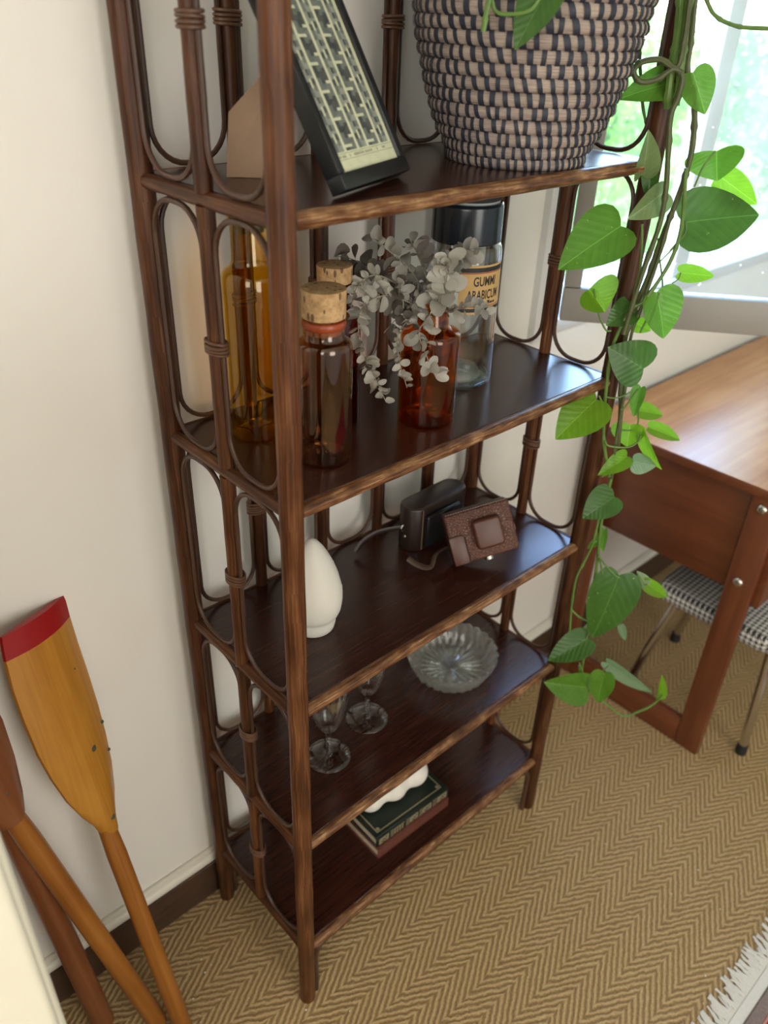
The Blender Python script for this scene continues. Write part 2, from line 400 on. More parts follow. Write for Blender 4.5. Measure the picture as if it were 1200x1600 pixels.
for y in (-D, 0):                                     # bent braces under the lowest shelf
    u0, u1, r = RP + .005, W - RP - .005, 0.03; zt = Z[0] - RR - .005
    pts = [(u0, y, 0)] + [(u0, y, zt - r)] + [(u0 + r - r * math.cos(t), y, zt - r + r * math.sin(t)) for t in (.4, .8, 1.2, PI / 2)]
    pts += [(u1 - r + r * math.cos(t), y, zt - r + r * math.sin(t)) for t in (PI / 2, 1.2, .8, .4)] + [(u1, y, zt - r), (u1, y, 0)]
    m = MB(); m.tube(pts, 0.0055, 8, up=(0, 1, 0)); m.build('bent_brace', CANE, unit)

# ------------------------------------------------------------------ picture frame on the top visible shelf
BLACKP = plain('black_frame_paint', (0.0084, 0.0098, 0.0105), 0.35, 0.1, 80)
PAPER = plain('cream_print_paper', (0.80, 0.78, 0.55), 0.7)
INKS = [PAPER, plain('print_ink_pale_grey', (0.36, 0.37, 0.32), 0.7, 0.25, 160), plain('print_ink_grey', (0.19, 0.21, 0.19), 0.7, 0.3, 140), plain('print_ink_charcoal', (0.07, 0.08, 0.08), 0.7, 0.3, 140), plain('print_ink_line', (0.30, 0.29, 0.20), 0.7)]
KRAFT = plain('brown_backing_card', (0.30, 0.19, 0.115), 0.75, 0.12, 40)
CLEAR = glass('clear_glass', (0.975, 0.985, 0.98))
fe = Vector((0.933, 0.359, 0)); fb = Vector((-0.359, 0.933, 0)); th = math.radians(29)
fup = Vector((0, 0, 1)) * math.cos(th) + fb * math.sin(th); fn = fe.cross(fup)      # fn points to the room
FM = Matrix(((fe.x, -fn.x, fup.x), (fe.y, -fn.y, fup.y), (fe.z, -fn.z, fup.z)))
fr = thing('picture_frame', (0.0915, -0.2525, TOP[4] + .0095), 'slim black picture frame holding a woven pattern print, leaning back on the top shelf', 'picture', rot=FM)
FW, FH, FT, FB = 0.152, 0.215, 0.019, 0.0115
for lo, hi in (((0, 0, 0), (FW, FT, .0165)), ((0, 0, FH - FB), (FW, FT, FH)), ((0, 0, .0166), (FB, FT, FH - FB - .0001)), ((FW - FB, 0, .0166), (FW, FT, FH - FB - .0001))):
    m = MB(); m.box(lo, hi, 0.0012, 2, axis=0); m.build('frame_bar', BLACKP, fr)
m = MB(); m.box((FB + .0002, .0050, .0168), (FW - FB - .0002, .0165, FH - FB - .0003)); m.build('backing_board', KRAFT, fr, smooth=False)
m = MB(); m.box((FB + .0002, .0022, .0168), (FW - FB - .0002, .0034, FH - FB - .0003)); m.build('glazing', CLEAR, fr, smooth=False)
# the print: cream paper with columns of grey blocks, a ruled line of lettering beneath
m = MB(); px0, px1, pz0, pz1 = FB + .0003, FW - FB - .0003, .0169, FH - FB - .0004
rng = random.Random(4)
def cell(u0, u1, v0, v1, mi):
    a, bq, c, d = px0 + u0 * (px1 - px0), px0 + u1 * (px1 - px0), pz0 + v0 * (pz1 - pz0), pz0 + v1 * (pz1 - pz0)
    m.add([(a, .0042, c), (bq, .0042, c), (bq, .0042, d), (a, .0042, d)], [(0, 1, 2, 3)], None, mi)
cell(0, 1, 0, .062, 0); cell(0, 1, .062, .0645, 4)
wordx = [(0.03, .09), (.105, .17), (.225, .245), (.30, .47), (.49, .62), (.70, .72), (.80, .86)]
cu = 0.0
for a, bq in wordx:
    cell(cu, a, .0645, .094, 0)
    k = max(1, int((bq - a) / .017)); s0 = (bq - a) / k
    for i in range(k):
        p = a + i * s0; cell(p, p + s0 * .7, .0645, .072, 0); cell(p, p + s0 * .7, .072, .086, 4); cell(p, p + s0 * .7, .086, .094, 0); cell(p + s0 * .7, p + s0, .0645, .094, 0)
    cu = bq
cell(cu, 1, .0645, .094, 0); cell(0, 1, .094, .0965, 4); cell(0, 1, .0965, .105, 0)
cols = [(.035, 'm')]; u = .035
lay = []
while u < .965:
    for wd_, ty in ((.052, 'a'), (.03, 'b'), (.052, 'a2'), (.040, 'm'), (.060, 'c'), (.055, 'd'), (.060, 'e'), (.040, 'm')):
        lay.append((u, min(.965, u + wd_), ty)); u += wd_
        if u >= .965: break
cell(0, .035, .105, 1, 0); cell(.965, 1, .105, 1, 0)
NR = 54
for u0, u1, ty in lay:
    for i in range(NR):
        v0, v1 = .105 + (.88) * i / NR, .105 + (.88) * (i + 1) / NR; q = i % 9
        if ty == 'm': mi = 0
        elif ty == 'a': mi = 2 if q in (0, 1, 2) else (3 if q in (3, 4) else 1)
        elif ty == 'b': mi = 0 if q in (3, 4, 5) else (3 if q in (7, 8) else 1)
        elif ty == 'a2': mi = 1 if q in (0, 1, 6) else (3 if q in (4, 5) else 2)
        elif ty == 'c': mi = 0 if q in (1,) else (2 if q in (2, 3, 4, 5) else 3)
        elif ty == 'd': mi = 3 if q in (4, 5, 6, 7) else (0 if q in (1,) else 2)
        else: mi = 3 if q in (5, 6, 7, 8) else (0 if q in (4,) else 2)
        cell(u0, u1, v0, v1, mi)
cell(.035, .965, .985, 1, 0)
m.build('woven_pattern_print', INKS, fr, smooth=False)
# easel leg of the frame, standing on the shelf behind it
inv = FM.transposed(); org = Vector((0.0915, -0.2525, TOP[4] + .0095))
q0, q1 = Vector((0.060, -0.083, TOP[4])), Vector((0.092, -0.108, TOP[4]))
qa, qb = Vector((0.078, -0.105, TOP[4] + .095)), Vector((0.122, -0.138, TOP[4] + .14))
qc = Vector((0.066, -0.086, TOP[4] + .065))
nn = (q1 - q0).cross(Vector((0, 0, 1))).normalized() * .0011
pl = [q0, q1, qb, qc]
V = [inv @ (p - org) for p in pl] + [inv @ (p + nn - org) for p in pl]
m = MB(); m.add(V, [(0, 1, 2, 3), (7, 6, 5, 4), (0, 4, 5, 1), (1, 5, 6, 2), (2, 6, 7, 3), (3, 7, 4, 0)]); m.build('easel_leg', KRAFT, fr, smooth=False)

# ------------------------------------------------------------------ coiled basket
def straw():
    g = G('basket_straw'); v = g.map(g.uv(), (900, 26, 1)); a = g.noise(v, 1.0, 3, 0.6); p = g.noise(g.ob(), 30, 2)
    c = g.ramp(g.math('ADD', g.math('MULTIPLY', a, .65), g.math('MULTIPLY', p, .35)), [(0.30, (0.13, 0.095, 0.08)), (0.50, (0.33, 0.26, 0.215)), (0.72, (0.53, 0.44, 0.36))])
    return g.end(g.pb(c, 0.75, g.bump(a, 0.7, 0.0012)))
STRAW = straw(); STITCH = plain('dark_blue_stitching', (0.018, 0.022, 0.036), 0.6, 0.3, 200)
BC = (0.454, -0.1705)
bk = thing('coiled_basket', (BC[0], BC[1], TOP[4] - .0004), 'large coiled straw basket with dark stitching holding the trailing plant', 'basket')
prof = [(0, .0830), (.012, .0885), (.024, .0935), (.040, .1035), (.070, .1155), (.100, .1245), (.140, .1345), (.180, .1410), (.230, .1435), (.30, .1405)]
def brad(z):
    for (a, ra), (bz, rb) in zip(prof, prof[1:]):
        if z <= bz: return ra + (rb - ra) * (z - a) / (bz - a)
    return prof[-1][1]
ZP = 0.0148; NC = 19
m = MB(); m.lathe([(0.001, .001), (.080, .001), (.080, .006), (.001, .006)], 40); m.build('basket_base', STRAW, bk)
for i in range(NC):
    z = ZP * (i + .5); r = brad(z); n = 96
    ph = random.random() * 6
    pts = [((r + .0007 * math.sin(5 * t + ph)) * math.cos(t), (r + .0007 * math.sin(5 * t + ph)) * math.sin(t), z + .0008 * math.sin(2 * t + ph)) for t in [2 * PI * j / n for j in range(n)]]
    m = MB(); m.tube(pts, ZP * .56, 10, closed=True, up=(0, 0, 1), ex=1.0, ey=0.72); co = m.build('coil', STRAW, bk)
    m = MB(); ns = 54
    for j in range(ns):
        t = 2 * PI * (j + (.5 if i % 2 else 0) + random.uniform(-.13, .13)) / ns; wd_ = .0052 * (r / .11) / r / 2 * random.uniform(.8, 1.25)
        sl = -.018 + random.uniform(-.02, .02); V = []
        for s_ in range(9):
            a = math.radians(-100 + 200 * s_ / 8)
            rad = r + .0007 * math.sin(5 * t + ph) + ZP * .47 * math.cos(a); zz = z + .0008 * math.sin(2 * t + ph) + ZP * .63 * math.sin(a); tt = t + sl * (s_ / 8 - .5) * 2
            for e in (-1, 1):
                V.append((rad * math.cos(tt + e * wd_), rad * math.sin(tt + e * wd_), zz))
        m.add(V, [(2 * s_, 2 * s_ + 1, 2 * s_ + 3, 2 * s_ + 2) for s_ in range(8)])
    m.build('stitching', STITCH, co, kind='stuff')

# ------------------------------------------------------------------ bottles and jars on the second shelf
AMBER = glass('amber_glass', (0.85, 0.50, 0.14)); AMBER_L = glass('light_amber_glass', (0.955, 0.80, 0.34)); BROWN = glass('brown_glass', (0.82, 0.64, 0.48), fk=1.4)
DARKG = glass('dark_amber_glass', (0.55, 0.22, 0.08))
CORK = None
def cork():
    g = G('cork'); o = g.ob(); a = g.noise(o, 90, 4, .7); b_ = g.n('ShaderNodeTexVoronoi', {'Vector': g.map(o, (110, 110, 45)), 'Scale': 1.0}).outputs['Distance']
    pit = g.math('LESS_THAN', b_, 0.22)
    c = g.ramp(a, [(.3, (.30, .17, .07)), (.55, (.52, .33, .155)), (.8, (.66, .46, .25))])
    return g.end(g.pb(g.mix(g.math('MULTIPLY', pit, .85), c, (.09, .045, .02)), .85, g.bump(a, .5, .002)))
CORK = cork(); RUBBER = plain('orange_rubber_seal', (0.294, 0.0525, 0.014), 0.35, 0.15, 60)
def shell(prof, t):
    """closed glass wall: outer profile up, inner profile back down"""
    inner = [(max(r - t, .0005), z + (t * 1.2 if i == 0 else 0)) for i, (r, z) in enumerate(prof)]
    inner[0] = (max(prof[0][0] - t, .0005), prof[0][1] + t * 1.3)
    return [(0.0005, prof[0][1])] + prof + inner[::-1] + [(0.0005, inner[0][1])]
def rnd_prof(pts, k=5):
    """round the inner corners of a lathe profile; entries (r, z, fillet)"""
    out = []
    for i, p in enumerate(pts):
        f = p[2] if len(p) > 2 else 0
        if f and 0 < i < len(pts) - 1:
            a, c, d = Vector(pts[i - 1][:2]), Vector(p[:2]), Vector(pts[i + 1][:2])
            s = c + (a - c).normalized() * min(f, (a - c).length * .49); e = c + (d - c).normalized() * min(f, (d - c).length * .49)
            for j in range(k + 1):
                t = j / k; q = s.lerp(c, t).lerp(c.lerp(e, t), t); out.append((q.x, q.y))
        else: out.append((p[0], p[1]))
    return out
S4 = TOP[3] - .0004
# tall amber bottle behind the front post
t_ = thing('amber_bottle', (0.0845, -0.083, S4), 'tall amber glass bottle with broad neck behind the left front post', 'bottle')
m = MB(); m.lathe(shell(rnd_prof([(.0330, 0), (.0365, .003, .003), (.0365, .215, .014), (.0225, .224, .006), (.0212, .272), (.0245, .274, .002), (.0245, .284, .002), (.0215, .286)]), .0022), 48); m.build('glass_body', AMBER_L, t_)
m = MB(); m.lathe(rnd_prof([(.0005, .262), (.0185, .262), (.0185, .287), (.0235, .2875, .001), (.0235, .296, .002), (.0005, .297)]), 32); m.build('stopper', plain('black_stopper', (0.02, 0.02, 0.022), 0.3), t_)
# cork topped jar
t_ = thing('cork_jar', (0.1072, -0.1945, S4), 'brown glass jar with wide cork lid and orange rubber seal at the shelf front', 'jar')
m = MB(); m.lathe(shell(rnd_prof([(.0305, 0), (.0340, .004, .004), (.0340, .155, .006), (.0245, .161, .004), (.0240, .180, .002), (.0255, .182), (.0255, .184)]), .0022), 56); m.build('glass_body', BROWN, t_)
m = MB(); m.lathe(rnd_prof([(.0005, .166), (.0215, .166), (.0225, .1845), (.0258, .1850, .001), (.0266, .2180, .0015), (.0005, .2185)]), 40); m.build('cork_lid', CORK, t_)
m = MB(); m.tube([(.0240 * math.cos(a), .0240 * math.sin(a), .1775) for a in [2 * PI * j / 40 for j in range(40)]], .0052, 8, closed=True, ex=1.0, ey=.42, up=(0, 0, 1)); m.build('rubber_seal', RUBBER, t_)
# dark bottle with cork behind it
t_ = thing('dark_bottle', (0.189, -0.115, S4), 'dark brown glass bottle with cork hidden behind the cork topped jar', 'bottle')
m = MB(); m.lathe(shell(rnd_prof([(.031, 0), (.0345, .003, .003), (.0345, .150, .016), (.0195, .166, .006), (.0195, .186), (.0215, .188), (.0215, .192)]), .0022), 44); m.build('glass_body', DARKG, t_)
m = MB(); m.lathe(rnd_prof([(.0005, .176), (.0165, .176), (.0175, .1925), (.0225, .193), (.0230, .2140, .001), (.0005, .2145)]), 32); m.build('cork_lid', CORK, t_)
# amber vase bottle for the eucalyptus
t_ = thing('amber_vase_bottle', (0.2907, -0.1925, S4), 'amber glass bottle with narrow neck used as vase for dried eucalyptus', 'vase')
m = MB(); m.lathe(shell(rnd_prof([(.0370, 0), (.0400, .004, .004), (.0402, .128, .006), (.0235, .135, .006), (.0200, .160), (.0245, .165, .002), (.0245, .170)]), .0024), 56); m.build('glass_body', AMBER, t_)
# clear apothecary jar
JC = (0.4335, -0.1145)
t_ = thing('apothecary_jar', (JC[0], JC[1], S4), 'clear glass apothecary jar with black lid and yellow paper label', 'jar')
CLJ = glass('jar_glass', (0.955, 0.975, 0.975), fk=1.2, edge=3.5)
m = MB(); m.lathe(shell(rnd_prof([(.052, 0), (.0560, .004, .004), (.0535, .205, .008), (.0475, .213, .004), (.0475, .240)]), .0026), 64); m.build('glass_body', CLJ, t_)
m = MB(); m.lathe([(.0005, .0042), (.030, .0050), (.049, .0085), (.0508, .012), (.049, .0125), (.03, .0075), (.0005, .0070)], 48); m.build('thick_glass_base', glass('thick_base_glass', (0.80, 0.87, 0.85), fk=2.0), t_)
m = MB(); m.lathe(rnd_prof([(.0005, .212), (.0480, .212), (.0505, .2125, .0015), (.0500, .262, .003), (.0475, .2655), (.0005, .2665)]), 56); m.build('lid', plain('black_bakelite', (0.010, 0.014, 0.020), 0.22), t_)
m = MB(); m.lathe([(.0005, .2664), (.044, .2656), (.0445, .2685), (.0005, .270)], 48); m.build('lid_disc', plain('grey_lid_disc', (0.33, 0.35, 0.34), 0.5), t_)
LR = .0572; LA = math.radians(259)
LBL = [plain('yellow_label_paper', (0.527, 0.34, 0.1275), 0.65, 0.18, 50), plain('label_black', (0.015, 0.013, 0.014), 0.6), plain('label_red', (0.28, 0.02, 0.02), 0.6)]
def jr(z): return .0560 + (.0535 - .0560) * (z - .004) / .2 
def curved(mm, s0, s1, z0, z1, lift, mi, n=24, cutl=0, tk=None):
    V = []; F = []
    for i in range(n + 1):
        s_ = s0 + (s1 - s0) * i / n
        for z in (z0, z1):
            r = jr(z) + .0004 + lift; a = LA + s_ / r; V.append((r * math.cos(a), r * math.sin(a), z))
    F = [(2 * i, 2 * i + 2, 2 * i + 3, 2 * i + 1) for i in range(n)]
    mm.add(V, F, None, mi)
m = MB()
hw = .040
curved(m, -hw, hw, .1185, .1875, 0, 0); curved(m, -hw, hw, .1780, .1845, .0001, 1); curved(m, -hw, hw, .1762, .1775, .0001, 2)
curved(m, -hw, hw, .1215, .1270, .0001, 1); curved(m, -hw, hw, .1285, .1298, .0001, 2)
curved(m, -.0335, -.027, .1185, .112, 0, 0, 4)
for s_ in (-.020, -.014, -.008, .008, .014, .020):                     # little leaf ornament under the words
    curved(m, s_ - .0026, s_ + .0026, .1322, .1352 if abs(s_) > .01 else .1372, .0001, 1, 3)
m.build('paper_label', LBL, t_)
def text_on_jar(txt, zc, size, sx):
    cu_ = bpy.data.curves.new('lettering', 'FONT'); cu_.body = txt; cu_.size = size; cu_.align_x = 'CENTER'; cu_.align_y = 'CENTER'; cu_.offset = size * .020; cu_.resolution_u = 3
    o = bpy.data.objects.new('lettering', cu_); COL.objects.link(o)
    dg = bpy.context.evaluated_depsgraph_get(); me = bpy.data.meshes.new_from_object(o.evaluated_get(dg))
    bpy.data.objects.remove(o)
    for v in me.vertices:
        s_ = v.co.x * sx; z = zc + v.co.y; r = jr(z) + .0006; a = LA + s_ / r
        v.co = (r * math.cos(a), r * math.sin(a), z)
    me.materials.clear(); me.materials.append(LBL[1]); link('lettering', me, t_)
text_on_jar('GUMMI', .1645, .0185, .66); text_on_jar('ARABICUM', .1455, .0185, .62)

# ------------------------------------------------------------------ camera cases and plaster piece on the third shelf
S3 = TOP[2] - .0004
PLASTER = plain('white_plaster', (0.70, 0.665, 0.59), 0.55, 0.05, 25, 0.12)
t_ = thing('plaster_egg_sculpture', (0.1255, -0.140, S3), 'smooth white egg shaped plaster sculpture on a small foot beside the left front post', 'sculpture')
pr = [(.0005, .0), (.030, .0), (.0325, .003), (.0345, .012), (.0350, .020), (.0355, .0255), (.0385, .028), (.0425, .038), (.0447, .052), (.0450, .066), (.0430, .080), (.0388, .098), (.0325, .116), (.0250, .132), (.0172, .146), (.0095, .156), (.0040, .1605), (.0005, .1615)]
m = MB(); m.lathe(pr, 48, wob=lambda a, z: 1 + .03 * math.cos(a - .6) - .02 * math.cos(2 * a) * min(1, z / .06)); me_ = m.build('egg_body', PLASTER, t_, ang=60)
m = MB(); m.box((.0405, -.006, .058), (.0455, .004, .072), .0015, 2, M=Matrix.Rotation(math.radians(-22), 4, 'Z')); m.build('chip', PLASTER, t_)
def leather(name, c0, c1, scale, rough, croc):
    g = G(name); o = g.ob()
    v = g.n('ShaderNodeTexVoronoi', {'Vector': o, 'Scale': scale}, feature='DISTANCE_TO_EDGE').outputs['Distance']
    a = g.noise(o, 70, 3); p = g.noise(o, 22, 2)
    e = g.math('MINIMUM', g.math('MULTIPLY', v, 6.0), 1.0)
    c = g.mix(p, c0, c1)
    if croc: c = g.mix(g.math('SUBTRACT', 1.0, e), c, [x * .35 for x in c0])
    return g.end(g.pb(c, rough, g.bump(g.math('ADD', e, g.math('MULTIPLY', a, .3)), .55 if croc else .12, .001)))
DLEATH = leather('dark_brown_leather', (0.0154, 0.0084, 0.0063), (0.028, 0.0154, 0.0119), 700, 0.30, False)
RLEATH = leather('red_brown_croc_leather', (0.08625, 0.0255, 0.012), (0.15, 0.0495, 0.024), 230, 0.46, True)
RSMOOTH = leather('red_brown_smooth_leather', (0.06, 0.018, 0.009), (0.09, 0.0285, 0.015), 900, 0.36, False)
METAL = plain('worn_metal', (0.55, 0.53, 0.47), 0.35, 0.1, 90, Metallic=1.0)
THREAD = plain('tan_stitch_thread', (0.16, 0.10, 0.065), 0.7)
STRAPM = plain('brown_strap_leather', (0.06, 0.0312, 0.018), 0.5, 0.2, 60)
t_ = thing('dark_camera_case', (0.447, -0.078, S3), 'dark brown leather camera case standing upright behind the reddish case', 'camera case', rot=math.radians(1.5))
def stadium(lx, ly, k=8):
    r = ly; out = []
    for sx, a0 in ((1, -90), (-1, 90)):
        for i in range(k + 1):
            a = math.radians(a0 + 180 * i / k); out.append((sx * (lx - r) + r * math.cos(a), r * math.sin(a)))
    return out
m = MB(); m.prism(stadium(.0735, .0245), 0, .0865, bev=.003); m.build('case_body', DLEATH, t_, ang=50)
m = MB(); m.box((-.048, -.0345, .008), (.036, -.0235, .072), .004, 3); m.build('front_panel', plain('black_polished_leather', (0.012, 0.011, 0.012), 0.16, 0.1, 60), t_)
m = MB(); st = stadium(.0705, .0215); n = len(st)
for i in range(n):
    a, bq = Vector((*st[i], .0868)), Vector((*st[(i + 1) % n], .0868)); L = (bq - a).length; k = max(1, int(L / .004))
    for j in range(k):
        m.tube([a.lerp(bq, (j + .15) / k), a.lerp(bq, (j + .8) / k)], .00045, 4)
m.build('top_stitching', THREAD, t_, kind='stuff')
m = MB(); m.box((-.0520, -.0248, .002), (-.0505, -.0240, .084)); m.build('side_seam', THREAD, t_)
m = MB(); m.tube([(-.0745, 0, .040), (-.079, -.001, .043), (-.081, -.001, .049), (-.077, -.001, .053), (-.0735, 0, .051)], .0014, 6); m.build('strap_ring', METAL, t_)
m = MB(); m.lathe([(.0005, 0), (.003, 0), (.0025, .0015), (.0005, .002)], 12, M=Matrix.Translation((-.0732, -.003, .030)) @ Matrix.Rotation(-PI / 2, 4, 'Y')); m.build('rivet', METAL, t_)
m = MB(); m.tube(spline([(-.080, -.001, .050), (-.097, .012, .047), (-.115, .026, .040), (-.135, .036, .028), (-.15, .04, .010)]), .0045, 8, ex=1.0, ey=.3, up=(0, 0, 1)); m.build('carry_strap', DLEATH, t_)
# reddish crocodile case leaning on it
yaw, roll, lean = -.6613, .2712, math.radians(22)
ex = Vector((math.cos(yaw), math.sin(yaw), 0)); bkv = Vector((-ex.y, ex.x, 0)); ez = Vector((0, 0, 1)) * math.cos(lean) + bkv * math.sin(lean)
cx = ex * math.cos(roll) + ez * math.sin(roll); cz = -ex * math.sin(roll) + ez * math.cos(roll); cy = cz.cross(cx)
CM = Matrix(((cx.x, cy.x, cz.x), (cx.y, cy.y, cz.y), (cx.z, cy.z, cz.z)))
t_ = thing('red_camera_case', (0.3937, -0.1903, 0.7500), 'reddish brown crocodile leather camera case tipped against the dark case', 'camera case', rot=CM)
CW, CH, CT = .1135, .088, .034
def rrect(w, h, r, k=4, x0=0, z0=0):
    out = []
    for cx_, cz_, a0 in ((w - r, h - r, 0), (r, h - r, 90), (r, r, 180), (w - r, r, 270)):
        for i in range(k + 1):
            a = math.radians(a0 + 90 * i / k); out.append((x0 + cx_ + r * math.cos(a), z0 + cz_ + r * math.sin(a)))
    return out
RY = Matrix(((1, 0, 0, 0), (0, 0, 1, 0), (0, 1, 0, 0), (0, 0, 0, 1)))     # (x,z,depth) -> (x,depth,z)
m = MB(); m.prism(rrect(CW, CH, .004), 0, CT, M=RY, bev=.0035); m.build('case_body', RLEATH, t_, ang=50)
m = MB(); m.prism(rrect(.049, .052, .008, 5, .042, .018), -.014, .002, M=RY, bev=.005); m.build('lens_bulge', RSMOOTH, t_, ang=60)
m = MB(); m.box((-.0012, -.0012, -.0008), (.026, CT + .0005, .050), .003, 2); m.build('corner_guard', RSMOOTH, t_)
m = MB(); m.tube([(.0265, -.0014, .002), (.0265, -.0014, .046), (.022, -.0014, .0505), (.002, -.0014, .0508)], .0006, 5); m.build('guard_seam', plain('dark_seam', (.012, .006, .005), .7), t_)
m = MB()
for i in range(24): m.tube([(.004 + i * .0044, .0035, CH + .0004), (.0068 + i * .0044, .0035, CH + .0004)], .0006, 4)
m.build('top_stitching', plain('pale_stitch_thread', (.40, .30, .24), .7), t_, kind='stuff')
m = MB(); m.lathe(rnd_prof([(.0005, -.0075), (.0080, -.0075, .001), (.0080, -.0045), (.0070, -.0045), (.0070, -.003), (.0080, -.003), (.0080, .0), (.0005, .0)]), 24, M=Matrix.Translation((.060, .016, 0))); m.build('tripod_screw', METAL, t_)
m = MB(); m.box((CW - .001, .010, .030), (CW + .003, .022, .042), .001, 2); m.build('side_tab', RSMOOTH, t_)
m = MB(); m.tube(spline([(.004, .030, .030), (-.016, .020, .030), (-.030, .008, .026), (-.040, .004, .012), (-.052, .010, .012), (-.066, .018, .022), (-.074, .022, .032)]), .0052, 8, ex=1.0, ey=.28, up=(0, 1, 0)); m.build('carry_strap', STRAPM, t_)

# ------------------------------------------------------------------ glasses and bowl on the fourth shelf
S2 = TOP[1] - .0004
GLS = glass('stemware_glass', (0.975, 0.98, 0.965), fk=1.1, edge=2.6)
gp = [(.0005, 0), (.0370, .0004), (.0385, .0010), (.0380, .0022), (.0200, .0034), (.0072, .0052), (.0078, .0085), (.0056, .0115), (.0045, .018), (.0046, .045), (.0062, .060), (.0095, .0665), (.0150, .072), (.0205, .082), (.0260, .100), (.0305, .122), (.0335, .145), (.0340, .158),
      (.0328, .158), (.0323, .145), (.0293, .122), (.0248, .100), (.0190, .0835), (.0120, .0745), (.0005, .0725)]
def wine(loc, label):
    t = thing('wine_glass', loc, label, 'glass', 'stemmed glasses on the shelf')
    a, c = gp[:9], gp[8:12]; d = gp[11:]
    m = MB(); m.lathe(a, 48); m.build('foot', GLS, t, ang=80)
    m = MB(); m.lathe(c, 24); m.build('stem', GLS, t, ang=80)
    m = MB(); m.lathe(d, 48); m.build('bowl', GLS, t, ang=80)
wine((0.1414, -0.156, S2), 'stemmed wine glass nearest the left front post, cut off by the shelf above')
wine((0.2499, -0.134, S2), 'stemmed wine glass farther from the left post, between its twin and the cut glass bowl')
def realglass():
    g = G('pressed_glass')
    gl = g.n('ShaderNodeBsdfGlass', {'Color': (0.99, 1.0, 0.98), 'Roughness': 0.02, 'IOR': 1.46}).outputs[0]
    fc = g.n('ShaderNodeLayerWeight', {'Blend': 0.5}).outputs['Facing']
    tr = g.mixsh(g.math('ADD', g.math('POWER', fc, 3.0), 0.08), g.n('ShaderNodeBsdfTransparent', {'Color': (.98, .99, .97)}).outputs[0], g.n('ShaderNodeBsdfGlossy', {'Roughness': 0.03}).outputs[0])
    df = g.mixsh(0.5, g.n('ShaderNodeBsdfDiffuse', {'Color': (.9, .9, .85)}).outputs[0], g.n('ShaderNodeBsdfTranslucent', {'Color': (.9, .9, .85)}).outputs[0])
    return g.end(g.mixsh(0.07, g.mixsh(0.45, gl, tr), df))
PGL = realglass()
t_ = thing('cut_glass_bowl', (0.4605, -0.1445, S2), 'round pressed glass bowl with scalloped fluted sides', 'bowl')
NF = 26
def flute(a, z, amp=.035): return 1 + amp * abs(math.sin(NF * a / 2)) * 1.0
outp = [(.0005, .0), (.040, .0), (.064, .001), (.070, .006), (.0755, .018), (.0815, .032), (.0860, .044), (.0872, .0475)]
inp = [(.0845, .0478), (.0825, .043), (.0770, .030), (.0700, .016), (.0620, .0095), (.040, .0075), (.0005, .0070)]
V = []; n = NF * 8; F = []
allp = outp + inp
for i, (r, z) in enumerate(allp):
    for j in range(n):
        a = 2 * PI * j / n; k = 1.0
        if i < len(outp): k = 1 + (.045 * abs(math.sin(NF * a / 2)) if r > .06 else 0)
        elif r > .06: k = 1 + .018 * abs(math.sin(NF * a / 2))
        V.append((r * k * math.cos(a), r * k * math.sin(a), z + (.0022 * abs(math.sin(NF * a / 2)) if i in (len(outp) - 1, len(outp)) else 0) + (0.0016 * math.cos(NF * a) if (i >= len(outp) and .01 < r < .066) else 0)))
for i in range(len(allp) - 1):
    for j in range(n):
        F.append((i * n + j, i * n + (j + 1) % n, (i + 1) * n + (j + 1) % n, (i + 1) * n + j))
m = MB(); m.add(V, F); m.build('bowl_body', PGL, t_, ang=35)
m = MB()                                                               # star cut in the floor of the bowl
for j in range(NF):
    a = 2 * PI * j / NF; ca, sa = math.cos(a), math.sin(a); wv = .0034
    m.add([(.012 * ca, .012 * sa, .0072), (.040 * ca - wv * sa, .040 * sa + wv * ca, .0076), (.064 * ca, .064 * sa, .0112), (.040 * ca + wv * sa, .040 * sa - wv * ca, .0076), (.040 * ca, .040 * sa, .0125)],
          [(0, 1, 4), (1, 2, 4), (2, 3, 4), (3, 0, 4), (0, 3, 2, 1)])
m.build('star_cut', PGL, t_, smooth=False)

# ------------------------------------------------------------------ books and plaster piece on the lowest shelf
S1 = TOP[0] - .0004
PAGES = grained('book_pages', [(.3, (.42, .33, .22)), (.7, (.62, .52, .38))], .8, along=8, across=1500)
REDC = grained('red_cloth_cover', [(.3, (0.091, 0.0224, 0.0126)), (.7, (0.14, 0.0385, 0.021))], .6, along=60, across=600)
GRNC = plain('dark_green_leather_cover', (0.00525, 0.01275, 0.00675), 0.45, 0.2, 90, 0.1)
GOLD = plain('gold_tooling', (0.42, 0.36, 0.22), 0.4, 0.25, 200, Metallic=0.55)
def book(name, loc, rotz, L, Dp, H, cov, label):
    t = thing(name, loc, label, 'book', None, rot=rotz)
    m = MB(); m.box((0, 0, 0), (L, Dp, .0028), .0008, 1); m.build('back_cover', cov, t)
    m = MB(); m.box((0, 0, H - .0028), (L, Dp, H), .0008, 1); m.build('front_cover', cov, t)
    m = MB(); m.box((0, -.0032, 0.0002), (L, .0004, H - .0002), .0014, 2); m.build('spine', cov, t)
    m = MB(); m.box((.003, .0010, .0030), (L - .003, Dp - .003, H - .0030)); m.build('page_block', PAGES, t, smooth=False)
    return t
rb = book('red_book', (0.207, -0.2215, S1), math.radians(-1.2), .190, .132, .0245, REDC, 'thick red cloth bound book lying flat at the bottom of the pile')
m = MB(); m.box((0.002, -.0042, .0205), (.188, -.0030, .0215), .0003, 1); m.build('spine_groove', plain('dark_red_groove', (.07, .015, .008), .6), rb)
gb = book('green_book', (0.209, -0.2135, S1 + .0247), math.radians(-2.2), .190, .124, .0240, GRNC, 'dark green book with gold tooled spine on top of the red book')
m = MB()
